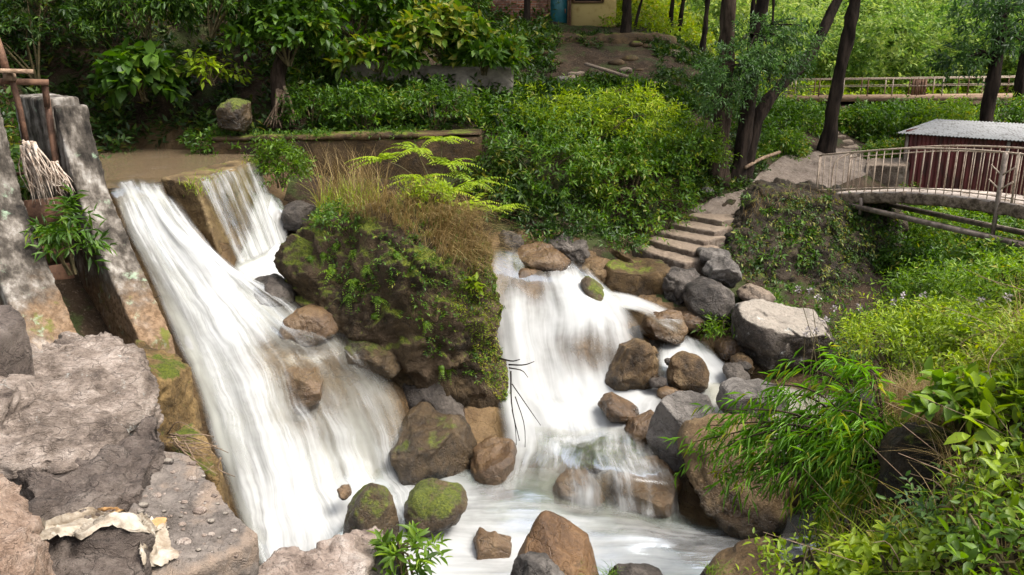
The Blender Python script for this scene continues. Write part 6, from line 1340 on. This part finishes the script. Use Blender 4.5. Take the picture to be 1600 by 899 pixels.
r = np.random.default_rng(17); x = r.uniform(W(350, 205, 15)[0], W(745, 205, 15)[0], 420); y = r.uniform(14.85, 15.4, 420); z = np.interp(x, [a0[0], a1[0]], [a0[2], a1[2]]); f = Fol(); k = fbm(np.stack([x * 1.3, y * 0, x * 0], 1), 3, 3) > -.1
B = np.stack([x, y, z], 1)[k]; f.shoots(B, np.array([0, -.5, .5]) + r.normal(0, .4, B.shape), r.uniform(.05, .3, len(B)), 6, .07, .025, r, t0=r.uniform(.2, .8, len(B)), droop=.6); tag(f.build('trailing_weeds', 'leaf_mid'), 'small weeds trailing over the cap of the low retaining wall', 'ground cover', kind='stuff')
P = np.array([W(*q) for q in [(300, 284, 11.72), (318, 278, 12.1), (340, 272, 12.6), (390, 254, 13.7), (310, 300, 11.7), (306, 290, 11.7)]]); P = np.repeat(P, 26, 0) + r.normal(0, .05, (156, 3)) * [1.4, 1.4, .5]; f = Fol(); f.blades(P - [0, 0, .03], r.uniform(.06, .16, len(P)), 1.2, .005, r, .4); tag(f.build('grass', 'leaf_yellow'), 'yellow green grass along the lip of the weir', 'grass', kind='stuff')
cover('undergrowth', 'dark overhung plants between the big shrubs and the top of the right fall', [tuple(W(*q)[:2]) for q in [(795, 385, 13.6), (870, 392, 13.5), (950, 392, 13.8), (1015, 350, 15), (1000, 320, 15.6), (790, 330, 15)]], 420, 'leaf_dark', 313, (.15, .45), 8, .12, .05, thr=-.5, avoid=False, lean=.7)

# leafy growth on the crown of the huge boulder
for i, (px, py, R_, lab, mt, ll) in enumerate([(600, 300, (.4, .3, .22), 'low leafy green plant on the left crown of the huge boulder', 'leaf_bright', .09), (745, 330, (.42, .3, .25), 'leafy green plant draping the right crown of the huge boulder', 'leaf_yellow', .1), (530, 350, (.28, .22, .14), 'small green plant on the left shoulder of the huge boulder', 'leaf_mid', .08), (665, 315, (.3, .25, .16), 'bright weed in the dry grass on top of the huge boulder', 'leaf_yellow', .08)]):
    h, n_ = hit(px, py)
    if h is not None: shrub(lab, h - [0, 0, .06], R_, mt, 90, ll, ll * .38, 400 + i, L=.22, n=8, nst=5, t0=.5)
cover('undergrowth', 'dark weeds at the foot of the stone abutment behind the pale topped boulder', [tuple(W(*q)[:2]) for q in [(1180, 470, 13.2), (1300, 500, 12.6), (1420, 500, 13.), (1420, 560, 10.8), (1300, 585, 11.0), (1190, 500, 12.6)]], 420, 'leaf_mid', 314, (.1, .35), 8, .09, .035, thr=-.5, avoid=False, lean=.6)
r = np.random.default_rng(56); P, N = scatter_on([(1130, 330), (1190, 300), (1300, 300), (1410, 330), (1415, 470), (1300, 490), (1180, 460), (1115, 390)], 700, r, AB); k = fbm(P * 1.1 + 5, 3, 17) > .02; P, N = P[k], N[k]
f = Fol(); f.shoots(P, N * .7 + [0, 0, -.2] + r.normal(0, .3, P.shape), r.uniform(.1, .3, len(P)), 8, .11, .045, r, t0=r.uniform(.1, .6, len(P)), fall=.5); tag(f.build('creeper', 'leaf_mid'), 'leafy green clumps growing out of the rough stone abutment', 'creeper', kind='stuff')
cover('undergrowth', 'sparse shaded plants on the dark earth slope below the house', [(-1.5, 18.4), (3.8, 18.6), (4.4, 22), (-1.5, 22)], 1300, 'leaf_dark', 315, (.1, .3), 7, .11, .045, thr=-.18)
r = np.random.default_rng(61)
for i in range(26):
    px, py = r.uniform(800, 1060), r.uniform(66, 135); g_ = WG(px, py); V, Fc = ico(2); s_ = r.uniform(.05, .17); V = V * (1 + .3 * fbm(V * 1.4 + i * 3, 3, i)[:, None]) * np.array([1.3, 1, .6]) * s_
    tag(build('stone', V + g_ + [0, 0, s_ * .2], [Fc], M['wall' if i % 3 else 'stair']), 'rough stone lying on the dark earth slope below the house', 'stone', 'stones on the slope below the house')
cover('undergrowth', 'weeds on the left bank beside the near pier and the ledge', [(-11, 3.5), (-6.2, 4.5), (-6.4, 8), (-7.0, 9.8), (-11, 9.8)], 900, 'leaf_mid', 316, (.1, .4), 8, .12, .045, thr=-.2)
# ------------------------------------------------------------------ camera, light, sky
cam = bpy.data.cameras.new('camera'); cam.sensor_width = 36; cam.lens = 36 * F / 1600; cam.clip_end = 500; cam.clip_start = .05
co = bpy.data.objects.new('camera', cam); col.objects.link(co); co.location = (0, 0, CZ * S); co.rotation_euler = (math.pi / 2 - PITCH, 0, 0); sc.camera = co
SUN_EL, SUN_AZ = math.radians(58), math.radians(112)      # azimuth clockwise from +Y
wd = bpy.data.worlds.new('World'); sc.world = wd; wd.use_nodes = True
nt = wd.node_tree; nt.nodes.clear()
sky = nt.nodes.new('ShaderNodeTexSky'); sky.sky_type = 'NISHITA'; sky.sun_disc = False; sky.sun_elevation = SUN_EL; sky.sun_rotation = SUN_AZ; sky.air_density = 1.; sky.dust_density = 4.; sky.ozone_density = 1.
bg = nt.nodes.new('ShaderNodeBackground'); bg.inputs['Strength'].default_value = .115; wo = nt.nodes.new('ShaderNodeOutputWorld')
hs = nt.nodes.new('ShaderNodeHueSaturation'); hs.inputs['Saturation'].default_value = .3
nt.links.new(sky.outputs[0], hs.inputs['Color']); nt.links.new(hs.outputs[0], bg.inputs[0]); nt.links.new(bg.outputs[0], wo.inputs[0])
sl = bpy.data.lights.new('sun', 'SUN'); sl.energy = 1.5; sl.angle = math.radians(25); sl.color = (1, .94, .84)
so = bpy.data.objects.new('sun', sl); col.objects.link(so)
dv = Vector((math.sin(SUN_AZ) * math.cos(SUN_EL), math.cos(SUN_AZ) * math.cos(SUN_EL), math.sin(SUN_EL)))
so.rotation_euler = dv.to_track_quat('Z', 'Y').to_euler(); so.location = (0, 0, 30)
vs = sc.view_settings; vs.view_transform = 'Standard'; vs.look = 'None'; vs.gamma = 1; vs.exposure = 1.68; vs.use_curve_mapping = False
sc.render.engine = 'CYCLES'; cy = sc.cycles; cy.use_denoising = True; cy.denoiser = 'OPENIMAGEDENOISE'; cy.max_bounces = 6; cy.diffuse_bounces = 3; cy.glossy_bounces = 2; cy.transmission_bounces = 3; cy.transparent_max_bounces = 12; cy.caustics_reflective = False; cy.caustics_refractive = False; cy.sample_clamp_indirect = 4
cy.use_adaptive_sampling = True; cy.adaptive_threshold = .015
for o in bpy.data.objects:
    if '_o' in o: del o['_o']
